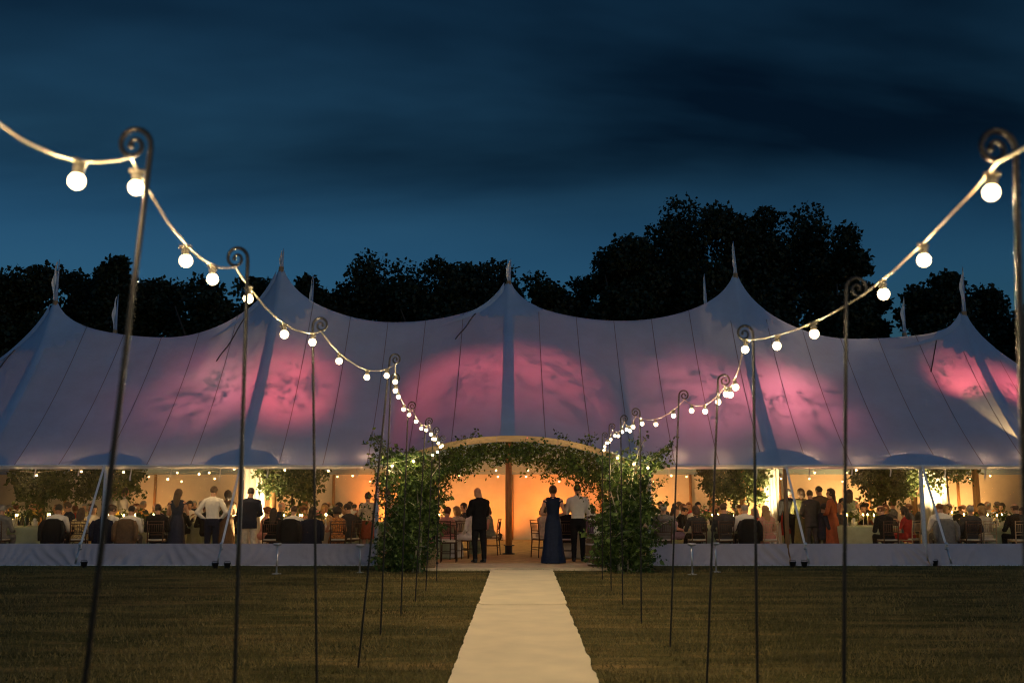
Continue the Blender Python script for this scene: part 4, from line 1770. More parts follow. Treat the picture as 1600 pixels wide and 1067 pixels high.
    for i in range(nv):
        p = Vector(co[i])
        _, k, _ = kd.find(p)
        t = pt[k][1]
        if t in ('top', 'bottom') and top != 'jacket':
            t = 'bottom' if (UMI @ p).z < hz + (.045 if lower != 'gown' else .10) and not (seated and abs(p.x) > .2) else ('top' if (UMI @ p).z > hz + .04 and not seated else t)
        elif t in ('top', 'bottom') and not seated:
            t = 'top' if (UMI @ p).z > hz - .165 else 'bottom'
        vt.append(t)
        if t in ('top', 'bottom'):
            amp = .009 if t == 'bottom' and lower == 'gown' else .006
            st = 2.2 if (t == 'bottom' and lower == 'gown' and not seated) else 9
            fold = noise.noise((p.x * 15, p.y * 15, p.z * st)) + .5 * noise.noise((p.x * 30, p.y * 30, p.z * 20))
            co[i] += no[i] * amp * fold
    me.vertices.foreach_set('co', co.ravel())
    # material slot per face
    FM = UM @ HM
    eyes = [FM @ (hc + Vector((s * .031, .080, .010))) for s in (-1, 1)]
    mouth = FM @ (hc + Vector((0, .086, -.056)))
    idx = []
    for pgn in me.polygons:
        vs_ = [vt[k] for k in pgn.vertices]
        t = max(set(vs_), key=vs_.count)
        if t == 'skin':
            c = pgn.center
            if min((c - e_).length for e_ in eyes) < .013: t = 'eye'
            elif abs((c - mouth).z) < .010 and (c - mouth).length < .026: t = 'lip'
        idx.append(TAGS.index(t))
    # append the hands to the same mesh
    hm = MB()
    for s, wr, dr in hands:
        hand_mesh(hm, None, wr + dr * .02, dr, (-s * .4, .9, .2) if not seated else (-s, .1, .2))
    V = [tuple(c) for c in co] + hm.v
    F = [tuple(p.vertices) for p in me.polygons] + [tuple(i + nv for i in f) for f in hm.f]
    idx += [0] * len(hm.f)
    bpy.data.meshes.remove(me)
    out = bpy.data.meshes.new(name)
    out.from_pydata(V, [], F)
    out.polygons.foreach_set('use_smooth', [True] * len(F))
    for t in TAGS: out.materials.append(SHOE)
    out.polygons.foreach_set('material_index', idx)
    out.update()
    return dict(me=out, head=FM @ Matrix.Translation(hc), hz=hz)


def hair_mesh(kind, seed=1):
    """hair shell in head space (skull centre at the origin, face to +Y)"""
    rr = random.Random(seed)
    m = MB()
    big = {'short': 1.06, 'long': 1.13, 'bun': 1.09, 'bob': 1.16, 'afro': 1.45, 'fringe': 1.05, 'wavy': 1.2}[kind]
    m.ball((0, -.014, .027), (.080 * big, .097 * big, .095 * big), 26, 18)
    vs = []
    for p in m.v:
        x, y, z = p
        front = .035 + (.02 if kind in ('short', 'fringe') else .0)
        low = {'short': -.045, 'fringe': -.05, 'long': -.09, 'bun': -.055, 'bob': -.09, 'afro': -.06, 'wavy': -.09}[kind]
        q = Vector((x, y, z))
        c = Vector((0, -.014, .027))
        hid = (y > front and z < .070) or z < low or (kind == 'fringe' and z > .075)
        nz_ = noise.noise((x * 40 + seed, y * 40, z * 22)) * (.012 if kind in ('afro', 'wavy', 'bob') else .006)
        if hid: q = c + (q - c) * (.80 / big)
        else: q = c + (q - c) * (1 + nz_ * 6)
        vs.append(tuple(q))
    m.v = vs
    if kind == 'bun':
        m.ball((0, -.12, .06), (.045, .042, .042), 14, 10)
    if kind in ('long', 'wavy', 'bob'):
        ln = {'long': .34, 'wavy': .26, 'bob': .14}[kind]
        rg = []
        for i in range(12):
            f = i / 11
            w = .078 + (.030 if kind == 'wavy' else .014) * math.sin(f * 2.6) - .03 * f * f
            th = .040 + .012 * math.sin(f * 3) - .014 * f
            cz = .03 - ln * f
            cyy = -.062 - .020 * math.sin(f * 2.2)
            ring = []
            for k in range(20):
                a = 2 * math.pi * k / 20
                j = 1 + .10 * math.sin(k * 2.5 + i * .5 + seed) + .05 * rr.uniform(-1, 1)
                ring.append(Vector((w * j * math.cos(a), cyy + th * j * math.sin(a), cz + .015 * math.sin(k * 1.9))))
            rg.append(ring)
        m.rings(rg)
    return m.mesh('hair_' + kind)


HAIR = {k: hair_mesh(k, i) for i, k in enumerate(('short', 'long', 'bun', 'bob', 'afro', 'fringe', 'wavy'))}
BODY = {}
A_TABLE = (((-.27, .10, .20), (-.17, .34, .20)), ((.27, .10, .20), (.17, .34, .20)))
A_TABLE2 = (((-.28, .08, .20), (-.10, .30, .25)), ((.26, .12, .22), (.14, .28, .44)))
A_LAP = (((-.26, -.02, .20), (-.16, .20, .06)), ((.26, -.02, .20), (.16, .20, .06)))
A_CLASP = (((-.27, .02, .18), (-.06, .22, .10)), ((.27, .02, .18), (.06, .22, .10)))
A_HIP = (((-.36, -.06, .20), (-.19, .02, .02)), ((.36, -.06, .20), (.19, .02, .02)))
A_FRONT = (((-.25, .08, .18), (-.13, .32, .28)), ((.25, .08, .18), (.13, .32, .28)))
A_POCKET = (((-.30, -.08, .18), (-.22, .04, -.04)), ((.27, -.03, .17), (.27, .05, -.07)))


def body(key, **kw):
    if key not in BODY: BODY[key] = make_body('person_' + key, **kw)
    return BODY[key]


SPEC = {
    'm_shirt_front': dict(sex='m', top='shirt', arms=A_FRONT, head=(12, 10)),
    'm_shirt_hips': dict(sex='m', top='shirt', arms=A_HIP, head=(-8, 6)),
    'm_shirt_side': dict(sex='m', top='shirt', arms=A_POCKET, head=(5, 4)),
    'm_shirt_bend': dict(sex='m', top='shirt', arms=A_FRONT, lean=48, head=(0, 5)),
    'm_suit_front': dict(sex='m', top='jacket', arms=A_FRONT, head=(25, 22), legs=((.04, .0), (-.02, -.06))),
    'm_suit_stand': dict(sex='m', top='jacket', head=(20, 5)),
    'm_suit_clasp': dict(sex='m', top='jacket', arms=A_CLASP, head=(-15, 14), legs=((.03, .05), (-.03, -.08))),
    'f_gown': dict(sex='f', top='strap', lower='gown', arms=A_CLASP, head=(0, 4)),
    'f_gown_low': dict(sex='f', top='strap', lower='gown', arms=A_FRONT, head=(-15, 5)),
    'f_gown_slv': dict(sex='f', top='sleeve', lower='gown', arms=A_CLASP, head=(30, 0)),
    'f_skirt': dict(sex='f', top='short', lower='skirt', arms=A_FRONT, head=(-20, 8)),
    'sm_shirt': dict(sex='m', pose='sit', top='shirt', arms=A_TABLE, lean=8, head=(0, 6)),
    'sm_shirt_r': dict(sex='m', pose='sit', top='shirt', arms=A_TABLE2, lean=12, twist=-14, head=(-35, 2)),
    'sm_suit': dict(sex='m', pose='sit', top='jacket', arms=A_TABLE, lean=6, head=(14, 4)),
    'sm_suit_l': dict(sex='m', pose='sit', top='jacket', arms=A_TABLE2, lean=14, twist=16, head=(38, 4)),
    'sm_suit_b': dict(sex='m', pose='sit', top='jacket', arms=A_LAP, lean=-5, head=(-25, -2)),
    'sf_strap': dict(sex='f', pose='sit', top='strap', lower='gown', arms=A_TABLE, lean=8, head=(-14, 4)),
    'sf_strap_l': dict(sex='f', pose='sit', top='strap', lower='gown', arms=A_TABLE2, lean=10, twist=12, head=(32, 0)),
    'sf_slv': dict(sex='f', pose='sit', top='sleeve', lower='gown', arms=A_TABLE, lean=5, head=(10, 8)),
    'sf_slv_r': dict(sex='f', pose='sit', top='sleeve', lower='gown', arms=A_LAP, lean=-2, twist=-10, head=(-36, 2)),
    'sf_short': dict(sex='f', pose='sit', top='short', lower='skirt', arms=A_TABLE2, lean=9, head=(0, 3)),
}


def person(x, y, rz, key, top, bottom, label, hair=('short', 'dark'), skin='fair', scale=1.0, z=.06, group=None, shoe=None):
    b = body(key, **SPEC[key])
    o = bpy.data.objects.new('person', b['me'])
    COL.objects.link(o)
    o.location = (x, y, z)
    o.rotation_euler = (0, 0, R(rz))
    o.scale = (scale,) * 3
    for i, mm_ in enumerate((SK[skin], CL[top], CL[bottom], shoe or SHOE, EYE, LIP)):
        o.material_slots[i].link = 'OBJECT'
        o.material_slots[i].material = mm_
    set_props(o, label, 'person', group)
    if hair:
        h = bpy.data.objects.new('hair', HAIR[hair[0]])
        COL.objects.link(h)
        h.parent = o
        h.matrix_local = b['head']
        if not HAIR[hair[0]].materials: HAIR[hair[0]].materials.append(HR['dark'])
        h.material_slots[0].link = 'OBJECT'
        h.material_slots[0].material = HR[hair[1]]
    return o


# ------------------------------------------------------------------ chairs, tables, table settings
def make_chair():
    m = {}
    b = MB(); b.box((0, 0, .445), (.40, .38, .030), None, .012); m['seat'] = b.mesh('seat')
    b = MB(); b.box((0, .005, .478), (.38, .36, .034), None, .014); m['cushion'] = b.mesh('cushion')
    for nm, sx in (('leg_a', -1), ('leg_b', 1)):
        b = MB(); b.tube([(sx * .175, .165, .43), (sx * .182, .178, 0)], [.016, .012], 8); m[nm] = b.mesh('leg')
    for nm, sx in (('post_a', -1), ('post_b', 1)):
        b = MB(); b.tube([(sx * .178, -.205, 0), (sx * .176, -.175, .44), (sx * .180, -.190, .68), (sx * .186, -.225, .93)], [.012, .016, .014, .013], 8); m[nm] = b.mesh('post')
    for nm, zz in (('rail_a', .915), ('rail_b', .85), ('rail_c', .66), ('rail_d', .60)):
        yy_ = -.18 - .045 * max(0, (zz - .5) / .43) ** 1.3
        b = MB(); b.tube([(-.18, yy_, zz), (-.09, yy_ - .012, zz + .004), (.09, yy_ - .012, zz + .004), (.18, yy_, zz)], .0095, 6); m[nm] = b.mesh('rail')
    b = MB(); b.tube([(0, -.205, .66), (0, -.235, .85)], .007, 6); m['spindle'] = b.mesh('spindle')
    b = MB(); b.tube([(-.178, .168, .2), (.178, .168, .2)], .008, 6); b.tube([(-.18, -.19, .2), (.18, -.19, .2)], .008, 6)
    b.tube([(-.18, -.19, .24), (-.178, .168, .24)], .008, 6); b.tube([(.18, -.19, .24), (.178, .168, .24)], .008, 6); m['stretcher'] = b.mesh('stretcher')
    return m


CH = make_chair()


def chair(x, y, rz, label, wood='chairwood', group='chiavari chairs at the tables', z=.06):
    root = empty('chair', (x, y, z), R(rz), label, 'chair', group)
    for k, me in CH.items():
        nm = k.split('_')[0]
        mt = M['cushion'] if nm == 'cushion' else M[wood]
        reps = [(i - 2.5) * .052 for i in range(6)] if nm == 'spindle' else [0]
        for dx_ in reps:
            o = bpy.data.objects.new(nm, me)
            COL.objects.link(o)
            o.parent = root
            o.location = (dx_, 0, 0)
            if not me.materials: me.materials.append(M['chairwood'])
            o.material_slots[0].link = 'OBJECT'
            o.material_slots[0].material = mt
    return root


def jacket_mesh(seed):
    rg = []
    for i in range(20):
        f = i / 19
        z = .40 + .585 * f
        w = .262 - .018 * f if f < .8 else .248 * math.sqrt(max(.02, 1 - ((f - .8) / .22) ** 2))
        th = .055 + .012 * (1 - f)
        ring = []
        for k in range(28):
            a = 2 * math.pi * k / 28
            j = .016 * noise.noise((math.cos(a) * 3 + seed, f * 2.0, math.sin(a) * 3)) + .008 * math.sin(k * 1.8 + f * 4 + seed) * (1 - f)
            ring.append(Vector(((w + j) * math.cos(a), -.225 + (th + j) * math.sin(a) - .02 * f, z)))
        rg.append(ring)
    m = MB()
    m.rings(rg)
    for s in (-1, 1):
        m.tube([(s * .205, -.255, .93), (s * .262, -.275, .80), (s * .268, -.28, .62), (s * .255, -.285, .46)], [.045, .060, .055, .050], 10)
    return m.mesh('draped_jacket')


JK = [jacket_mesh(1), jacket_mesh(5)]


def jacket(x, y, rz, mt, label, k=0, z=.06):
    o = bpy.data.objects.new('draped_jacket', JK[k])
    COL.objects.link(o)
    if not JK[k].materials: JK[k].materials.append(CL['black'])
    o.location = (x, y, z)
    o.rotation_euler = (0, 0, R(rz))
    o.material_slots[0].link = 'OBJECT'
    o.material_slots[0].material = CL[mt]
    return set_props(o, label, 'jacket', 'jackets draped over chair backs')


def cloth_mesh(r_, seed):
    m = MB()
    rg = []
    n_ = 72
    for rr_, z in ((.02, .762), (r_ * .5, .762), (r_ * .92, .762), (r_, .755), (r_ + .012, .735)):
        rg.append([Vector((rr_ * math.cos(2 * math.pi * k / n_), rr_ * math.sin(2 * math.pi * k / n_), z)) for k in range(n_)])
    for i in range(1, 11):
        f = i / 10
        ring = []
        for k in range(n_):
            a = 2 * math.pi * k / n_
            w = .045 * f * (math.sin(a * 14 + seed) + .5 * math.sin(a * 9 + 2 * seed)) + .03 * f
            rr_ = r_ + .012 + w
            ring.append(Vector((rr_ * math.cos(a), rr_ * math.sin(a), .735 - .725 * f)))
        rg.append(ring)
    m.rings(rg)
    return m.mesh('tablecloth')


CLO = {}


def table(x, y, r_, label, mt='cloth', z=.06):
    root = empty('banquet_table', (x, y, z), rnd.uniform(0, 3), label, 'table', 'round clothed banquet tables')
    key = (r_, mt)
    if key not in CLO:
        me_ = cloth_mesh(r_, len(CLO) + 1)
        me_.materials.append(M[mt])
        CLO[key] = me_
    link_mesh('tablecloth', CLO[key], None, root)
    return root


def flower_mesh(seed):
    r = np.random.default_rng(seed)
    rr = random.Random(seed)
    pts = []
    tw = MB()
    for k in range(20):
        a = rr.uniform(0, 6.28)
        line = spray(pts, (rr.uniform(-.05, .05), rr.uniform(-.05, .05), .12), (math.cos(a) * .6, math.sin(a) * .6, rr.uniform(.3, 1)), rr.uniform(.16, .34), 16, rr, .03, .4)
    V, F = leaf_cloud(pts, (.04, .085), r, .1, .55)
    fol = mesh_np('foliage', V, F)
    bl = MB()
    for k in range(9):
        a = rr.uniform(0, 6.28)
        q = rr.uniform(.03, .17)
        c = Vector((math.cos(a) * q, math.sin(a) * q, .20 + rr.uniform(0, .16)))
        for p in range(6):
            b = 6.28 * p / 6
            bl.ball(c + Vector((math.cos(b) * .017, math.sin(b) * .017, 0)), (.018, .018, .012), 6, 4)
        bl.ball(c + Vector((0, 0, .008)), .014, 6, 4)
    return fol, bl.mesh('blooms')


FL = [flower_mesh(s) for s in (3, 8, 13)]
mb = MB(); mb.lathe([(.03, 0), (.055, .01), (.07, .08), (.05, .14), (.06, .16)], (0, 0, 0), 14); VASE = mb.mesh('vase')
mb = MB(); mb.lathe([(.035, 0), (.036, .012), (.012, .018), (.011, .06), (.018, .07)], (0, 0, 0), 10); STICK = mb.mesh('candlestick')
mb = MB(); mb.lathe([(.011, .07), (.010, .26)], (0, 0, 0), 8); TAPER = mb.mesh('taper')
mb = MB(); mb.lathe([(.001, .258), (.008, .270), (.009, .280), (.004, .300), (.0008, .312)], (0, 0, 0), 8); FLAME = mb.mesh('flame')
mb = MB(); mb.lathe([(.032, 0), (.030, .003), (.005, .006), (.004, .09), (.020, .105), (.034, .14), (.033, .175), (.029, .205), (.028, .205), (.031, .14)], (0, 0, 0), 12); WINE = mb.mesh('wine_glass')
mb = MB(); mb.lathe([(.036, 0), (.038, .01), (.038, .19), (.014, .24), (.014, .31)], (0, 0, 0), 12); BOT = mb.mesh('wine_bottle')
for me_, k in ((VASE, 'hem'), (STICK, 'steel'), (TAPER, 'wax'), (FLAME, 'flame'), (WINE, 'glass'), (BOT, 'bottle')): me_.materials.append(M[k])


def flowers(x, y, z, k, petal, label, sc_=1.0, group='flower arrangements on the tables'):
    root = empty('flower_arrangement', (x, y, z), rnd.uniform(0, 6), label, 'flowers', group)
    root.scale = (sc_,) * 3
    link_mesh('vase', VASE, None, root)
    fo, bl = FL[k]
    if not fo.materials: fo.materials.append(M['leafin'])
    link_mesh('foliage', fo, None, root)
    if not bl.materials: bl.materials.append(M['petalw'])
    b = link_mesh('blooms', bl, None, root)
    b.material_slots[0].link = 'OBJECT'
    b.material_slots[0].material = M[petal]


def candle(x, y, z, label):
    root = empty('candle', (x, y, z), 0, label, 'candle', 'lit candles on the tables')
    link_mesh('candlestick', STICK, None, root)
    t = link_mesh('taper', TAPER, None, root)
    link_mesh('flame', FLAME, None, t)


def small(me, name, x, y, z, label, cat, group):
    o = link_mesh(name, me, None, None, (x, y, z))
    return set_props(o, label, cat, group)


TZ = .06 + .762
# ---- front row, read off the photograph: column, depth, figure, clothes, hair
FT = [('far left', 40, 26.0), ('left', 205, 25.85), ('inner left', 478, 25.85), ('inner right', 1118, 25.9), ('right', 1352, 26.2), ('far right', 1540, 26.0)]
TDESC = {'far left': 'in the far left window', 'left': 'in the second left window', 'inner left': 'left of the entrance', 'inner right': 'right of the entrance', 'right': 'in the second right window', 'far right': 'in the far right window'}
PET = ['petalw', 'petaly', 'petalo', 'petalp']
for i, (nm, u, Y) in enumerate(FT):
    x_ = XA(u, Y)
    table(x_, Y, .82, 'round table under a floor-length sage cloth ' + TDESC[nm], 'cloth' if i != 2 else 'clothwhite')
    for q, (ddx, ddy) in enumerate(((-.3, .08), (.3, -.05))):
        flowers(x_ + ddx, Y + ddy, TZ, (i + q) % 3, PET[(i + q) % 4], 'low %s arrangement, %s of the table %s' % ({'petalw': 'white flower', 'petaly': 'yellow flower', 'petalo': 'orange flower', 'petalp': 'pink flower'}[PET[(i + q) % 4]], ('left side', 'right side')[q], TDESC[nm]), 1.15)
    for q, (ddx, ddy) in enumerate(((-.12, -.12), (.08, .12), (.5, .22), (-.52, -.1), (.02, -.5), (-.4, .42), (.42, .5))):
        candle(x_ + ddx, Y + ddy, TZ, ('middle', 'farther', 'rightmost', 'leftmost', 'nearest', 'far left', 'far right')[q] + ' lit candle on the table ' + TDESC[nm])
    for q, a in enumerate((5.6, 4.7, 3.8, .6, 2.5)):
        small(WINE, 'wine_glass', x_ + .56 * math.cos(a), Y + .56 * math.sin(a), TZ, ('nearest right', 'nearest middle', 'nearest left', 'far right', 'far left')[q] + ' wine glass on the table ' + TDESC[nm], 'glass', 'wine glasses on the tables')
    small(BOT, 'wine_bottle', x_ + .14, Y - .22, TZ, 'dark wine bottle on the table ' + TDESC[nm], 'bottle', 'wine bottles on the tables')

G_SEAT = 'seated guests at the dinner tables'
FRONT = [
    # u, Y, rz, body, top, bottom, hair, skin, chair wood or None, jacket, label
    (2, 24.75, -6, 'sm_suit', 'grey', 'grey', ('short', 'grey'), 'fair', 'chairwood', None, 'guest in grey jacket seated at the left edge of the picture'),
    (90, 24.7, 4, 'sm_shirt', 'white', 'navy', ('short', 'black'), 'tan', 'chairwood', 'black', 'guest in white shirt whose black jacket hangs on the chair, first window'),
    (127, 24.9, 14, 'sf_short', 'floral', 'floral', ('wavy', 'brown'), 'fair', 'chairwood', None, 'woman in floral dress seated before the leftmost white strap'),
    (170, 24.7, -6, 'sm_shirt_r', 'white', 'navy', ('short', 'brown'), 'fair', 'chairwood', 'navy', 'guest in white shirt, navy jacket on chair, just right of the blurred pole'),
    (204, 24.65, 0, 'sm_shirt', 'white', 'grey', ('short', 'black'), 'fair', 'chairwood', 'brown', 'guest in white shirt with a tan jacket over the chair, second window'),
    (247, 24.7, 10, 'sm_suit', 'black', 'black', ('short', 'dark'), 'fair', 'chairwood', None, 'guest in black suit seated left of the woman in navy gown'),
    (427, 24.75, -4, 'sf_slv', 'black', 'black', ('long', 'dark'), 'fair', 'chairwood', None, 'long-haired woman in black seated right of the man in white trousers'),
    (458, 24.65, -4, 'sm_shirt', 'white', 'navy', ('short', 'brown'), 'fair', 'chairwood', 'black', 'guest in white shirt with black jacket over the chair, left of the entrance'),
    (489, 24.75, 6, 'sf_slv_r', 'gold', 'navy', ('long', 'dark'), 'fair', 'chairwood', 'navy', 'woman in gold top with long dark hair behind the third left pole'),
    (529, 24.8, 12, 'sf_strap_l', 'redfloral', 'redfloral', ('afro', 'dark'), 'tan', 'chairwood', None, 'woman in red floral dress with a big rounded hairdo'),
    (548, 25.3, 60, 'sm_suit', 'darkgrey', 'darkgrey', ('short', 'dark'), 'fair', 'chairwood', None, 'guest in charcoal suit beside the woman in red floral dress'),
    (1036, 24.7, -8, 'sm_suit_b', 'grey', 'grey', ('short', 'grey'), 'fair', 'chairwood', None, 'guest in grey suit seated just right of the leafy column'),
    (1088, 24.75, 6, 'sf_slv', 'darkgrey', 'black', ('bob', 'brown'), 'fair', 'chairwood', None, 'woman with bobbed brown hair in charcoal, right of the entrance'),
    (1131, 24.7, 0, 'sm_suit', 'darkgrey', 'darkgrey', ('short', 'brown'), 'fair', 'chairwood', None, 'guest in charcoal suit in the middle of the window right of the entrance'),
    (1164, 24.65, 8, 'sm_shirt_r', 'white', 'black', ('fringe', 'grey'), 'fair', 'chairwood', 'black', 'grey-haired guest in white shirt, black jacket on chair, right of entrance'),
    (1198, 24.75, 10, 'sf_strap', 'pink', 'pink', ('long', 'blonde'), 'fair', 'chairlight', None, 'woman with long fair hair on a pale chair by the wooden eave post'),
    (1384, 24.65, 6, 'sm_suit_l', 'black', 'black', ('fringe', 'auburn'), 'fair', 'chairwood', None, 'guest in black suit with auburn hair left of the white eave pole'),
    (1418, 25.2, 38, 'sf_short', 'red', 'red', ('wavy', 'dark'), 'fair', 'chairlight', None, 'woman in bright red dress beside the white eave pole'),
    (1470, 24.65, -4, 'sm_shirt', 'white', 'grey', ('fringe', 'auburn'), 'fair', 'chairwood', 'grey', 'guest in white shirt with grey jacket on the chair, right window'),
    (1513, 24.7, 0, 'sm_suit_b', 'darkgrey', 'darkgrey', ('short', 'grey'), 'fair', 'chairwood', None, 'grey-haired guest in charcoal suit right of the grey draped jacket'),
    (1536, 24.95, 12, 'sf_slv', 'cream', 'cream', ('bob', 'blonde'), 'fair', 'chairlight', None, 'woman in cream dress with fair bobbed hair near the right edge'),
    (1588, 24.7, 4, 'sm_suit', 'black', 'black', ('fringe', 'brown'), 'fair', 'chairlight', None, 'balding guest in black suit seated at the right edge'),
]
NICK = {2: 'guest in grey at the left edge', 90: 'white-shirted guest in the first left window', 127: 'woman in floral dress', 170: 'white-shirted guest right of the blurred pole',
        204: 'white-shirted guest with the tan jacket', 247: 'black-suited guest left of the navy gown', 427: 'long-haired woman in black', 458: 'white-shirted guest left of the entrance',
        489: 'woman in gold top', 529: 'woman in red floral dress', 548: 'charcoal-suited guest by the left column', 1036: 'grey-suited guest by the right column', 1088: 'woman with bobbed brown hair',
        1131: 'charcoal-suited guest right of the entrance', 1164: 'grey-haired guest in white shirt', 1198: 'woman with long fair hair', 1384: 'black-suited guest with auburn hair', 1418: 'woman in bright red dress',
        1470: 'white-shirted guest in the far right window', 1513: 'grey-haired guest in charcoal suit', 1536: 'woman in cream dress at far right', 1588: 'balding guest at the right edge'}
for u, Y, rz, key, top, bot, hair, skin, wood, jk, lab in FRONT:
    x_ = XA(u, Y)
    person(x_, Y, rz, key, top, bot, lab, hair, skin, rnd.uniform(.97, 1.03), group=G_SEAT)
    if wood: chair(x_, Y + .02, rz, ('pale' if wood == 'chairlight' else 'dark') + ' spindle-back chair of the ' + NICK[u], wood)
    if jk: jacket(x_, Y + .02, rz, jk, {'black': 'black', 'navy': 'navy', 'brown': 'tan brown', 'grey': 'grey'}[jk] + ' jacket draped on the chair of the ' + NICK[u], int(u) % 2)

# ---- standing figures
BS = SHOE
person(XA(178, 27.0), 27.0, -60, 'm_shirt_side', 'white', 'black', 'waiter in white shirt partly behind the blurred pole', ('short', 'black'), 'fair', .99)
person(XA(193, 26.9), 26.9, -75, 'm_shirt_front', 'white', 'black', 'waiter in white shirt and dark hair turned to the right', ('short', 'dark'), 'fair', 1.0)
person(XA(278, 25.0), 25.0, 6, 'f_gown_low', 'navydress', 'navydress', 'woman with long brown hair and bare shoulders in a navy gown', ('long', 'brown'), 'fair', 1.05)
person(XA(333, 24.4), 24.4, -4, 'm_shirt_hips', 'white', 'navy', 'man in white shirt and navy trousers seen from behind', ('short', 'brown'), 'fair', 1.01)
person(XA(356, 26.2), 26.2, 30, 'f_gown', 'brown', 'brown', 'dark-haired woman behind the white eave pole on the left', ('bob', 'dark'), 'tan', 1.03)
person(XA(391, 24.35), 24.35, 14, 'm_suit_clasp', 'navy', 'cream', 'man in navy jacket and white trousers behind the second left pole', ('short', 'dark'), 'fair', .99)
person(XA(672, 23.1), 23.1, -50, 'm_suit_stand', 'black', 'black', 'man in black suit half hidden by the left leafy column', ('short', 'dark'), 'fair', 1.0)
person(XA(749, 23.6), 23.6, 32, 'm_suit_front', 'black', 'black', 'bald man in black suit standing left of the timber pole', None, 'fair', .995)
person(XA(864, 23.5), 23.5, -4, 'f_gown', 'navydress', 'navydress', 'woman in long dark blue gown with pinned-up hair in the entrance', ('bun', 'brown'), 'fair', 1.10)
person(XA(903, 23.9), 23.9, 2, 'm_shirt_front', 'white', 'black', 'man in white shirt and black trousers beside the blue gown', ('short', 'dark'), 'fair', 1.03)
person(XA(1252, 26.9), 26.9, -20, 'f_gown_slv', 'olive', 'olive', 'woman in olive gown at the left of the standing group', ('bob', 'brown'), 'fair', 1.06)
person(XA(1266, 26.4), 26.4, 15, 'm_suit_clasp', 'darkgrey', 'darkgrey', 'man in charcoal suit in front of the standing group', ('short', 'brown'), 'fair', .96)
person(XA(1281, 27.2), 27.2, 10, 'm_suit_stand', 'brown', 'brown', 'tall man in brown suit in the standing group', ('short', 'dark'), 'fair', 1.02)
person(XA(1299, 26.2), 26.2, 50, 'f_gown_slv', 'rust', 'rust', 'woman with long dark hair in a rust gown beside the standing group', ('long', 'dark'), 'fair', 1.06)
person(XA(1327, 26.6), 26.6, -30, 'f_gown', 'sage', 'sage', 'woman in sage gown right of the upright crook pole', ('wavy', 'dark'), 'fair', 1.04)
person(XA(1352, 26.9), 27.2, 95, 'm_shirt_bend', 'white', 'black', 'waiter in white shirt bending over the table under the bushy tree', ('short', 'dark'), 'fair', .98)
person(XA(1232, 27.3), 27.3, 5, 'm_suit_stand', 'black', 'black', 'man in black suit behind the wooden eave post on the right', ('short', 'grey'), 'fair', .98)
person(XA(575, 25.6), 25.6, 40, 'f_skirt', 'cream', 'rust', 'woman in cream top standing by the left leafy column', ('bun', 'dark'), 'fair', 1.0)

pool_m = [('sm_suit', 'navy'), ('sm_suit', 'darkgrey'), ('sm_shirt', 'white'), ('sm_suit_b', 'grey'), ('sm_suit_l', 'black'), ('sm_shirt_r', 'white')]
pool_f = [('sf_strap', 'red'), ('sf_slv', 'cream'), ('sf_strap_l', 'pink'), ('sf_short', 'floral'), ('sf_slv_r', 'teal'), ('sf_slv', 'olive'), ('sf_strap', 'lilac'), ('sf_short', 'rust'), ('sf_strap_l', 'gold')]
NM = {'navy': 'navy suit', 'darkgrey': 'charcoal suit', 'white': 'white shirt', 'grey': 'grey suit', 'black': 'black suit', 'red': 'red dress', 'cream': 'cream dress', 'pink': 'blush dress', 'floral': 'floral dress', 'teal': 'teal dress', 'olive': 'olive dress', 'lilac': 'lilac dress', 'rust': 'rust dress', 'gold': 'gold dress'}
rq = random.Random(99)


def ring_guests(cx, cyy, angles, where):
    for q, a in enumerate(angles):
        an_ = R(a)
        x_ = cx + 1.13 * math.cos(an_)
        y_ = cyy + 1.13 * math.sin(an_)
        rz = a + 90 + rq.uniform(-8, 8)
        if rq.random() < .48:
            key, top = pool_m[rq.randrange(len(pool_m))]
            hair = (rq.choice(['short', 'short', 'fringe']), rq.choice(['dark', 'brown', 'grey', 'auburn', 'black']))
            bot = 'navy' if top == 'white' else top
            who = 'man'
        else:
            key, top = pool_f[rq.randrange(len(pool_f))]
            hair = (rq.choice(['long', 'bob', 'bun', 'wavy']), rq.choice(['dark', 'brown', 'blonde', 'auburn', 'grey']))
            bot = top
            who = 'woman'
        side = 'right of' if a < 20 else 'far right of' if a < 60 else 'behind' if a < 90 else 'beyond' if a < 125 else 'far left of' if a < 150 else 'left of' if a < 190 else 'near left of' if a < 240 else 'in front of' if a < 300 else 'near right of'
        person(x_, y_, rz, key, top, bot, '%s-haired %s in %s, %s the %s' % (hair[1], who, NM[top], side.replace(' side of', ' of') if False else side, where), hair, rq.choice(['fair', 'fair', 'fair', 'tan']), rq.uniform(.96, 1.03), group=G_SEAT)


# ---- guests glimpsed through the entrance
EN = [
    (-2.15, 25.6, 'left', [(697, 24.9, -14, 'sf_strap', 'pink', 'pink', ('bun', 'auburn'), 'woman in blush dress seated just inside the entrance on the left'),
                         (716, 25.2, 30, 'sf_slv', 'cream', 'cream', ('bob', 'blonde'), 'fair-haired woman in cream seated inside the entrance on the left'),
                         (737, 25.0, 62, 'sf_slv_r', 'white', 'white', ('bob', 'black'), 'woman in white lace with black hair left of the bald man'),
                         (768, 26.6, 80, 'sf_strap_l', 'sage', 'sage', ('bob', 'brown'), 'woman in sage gown seated right behind the bald man')]),
    (1.95, 25.9, 'right', [(846, 25.6, -60, 'sf_slv', 'cream', 'cream', ('bob', 'dark'), 'woman in cream gown seated left of the blue gown'),
                          (884, 25.0, -4, 'sm_suit', 'black', 'black', ('short', 'dark'), 'guest in black suit seated between the standing couple'),
                          (925, 24.9, 16, 'sf_strap', 'lilac', 'lilac', ('wavy', 'brown'), 'woman in lilac seated behind the barrel of flowers')])]
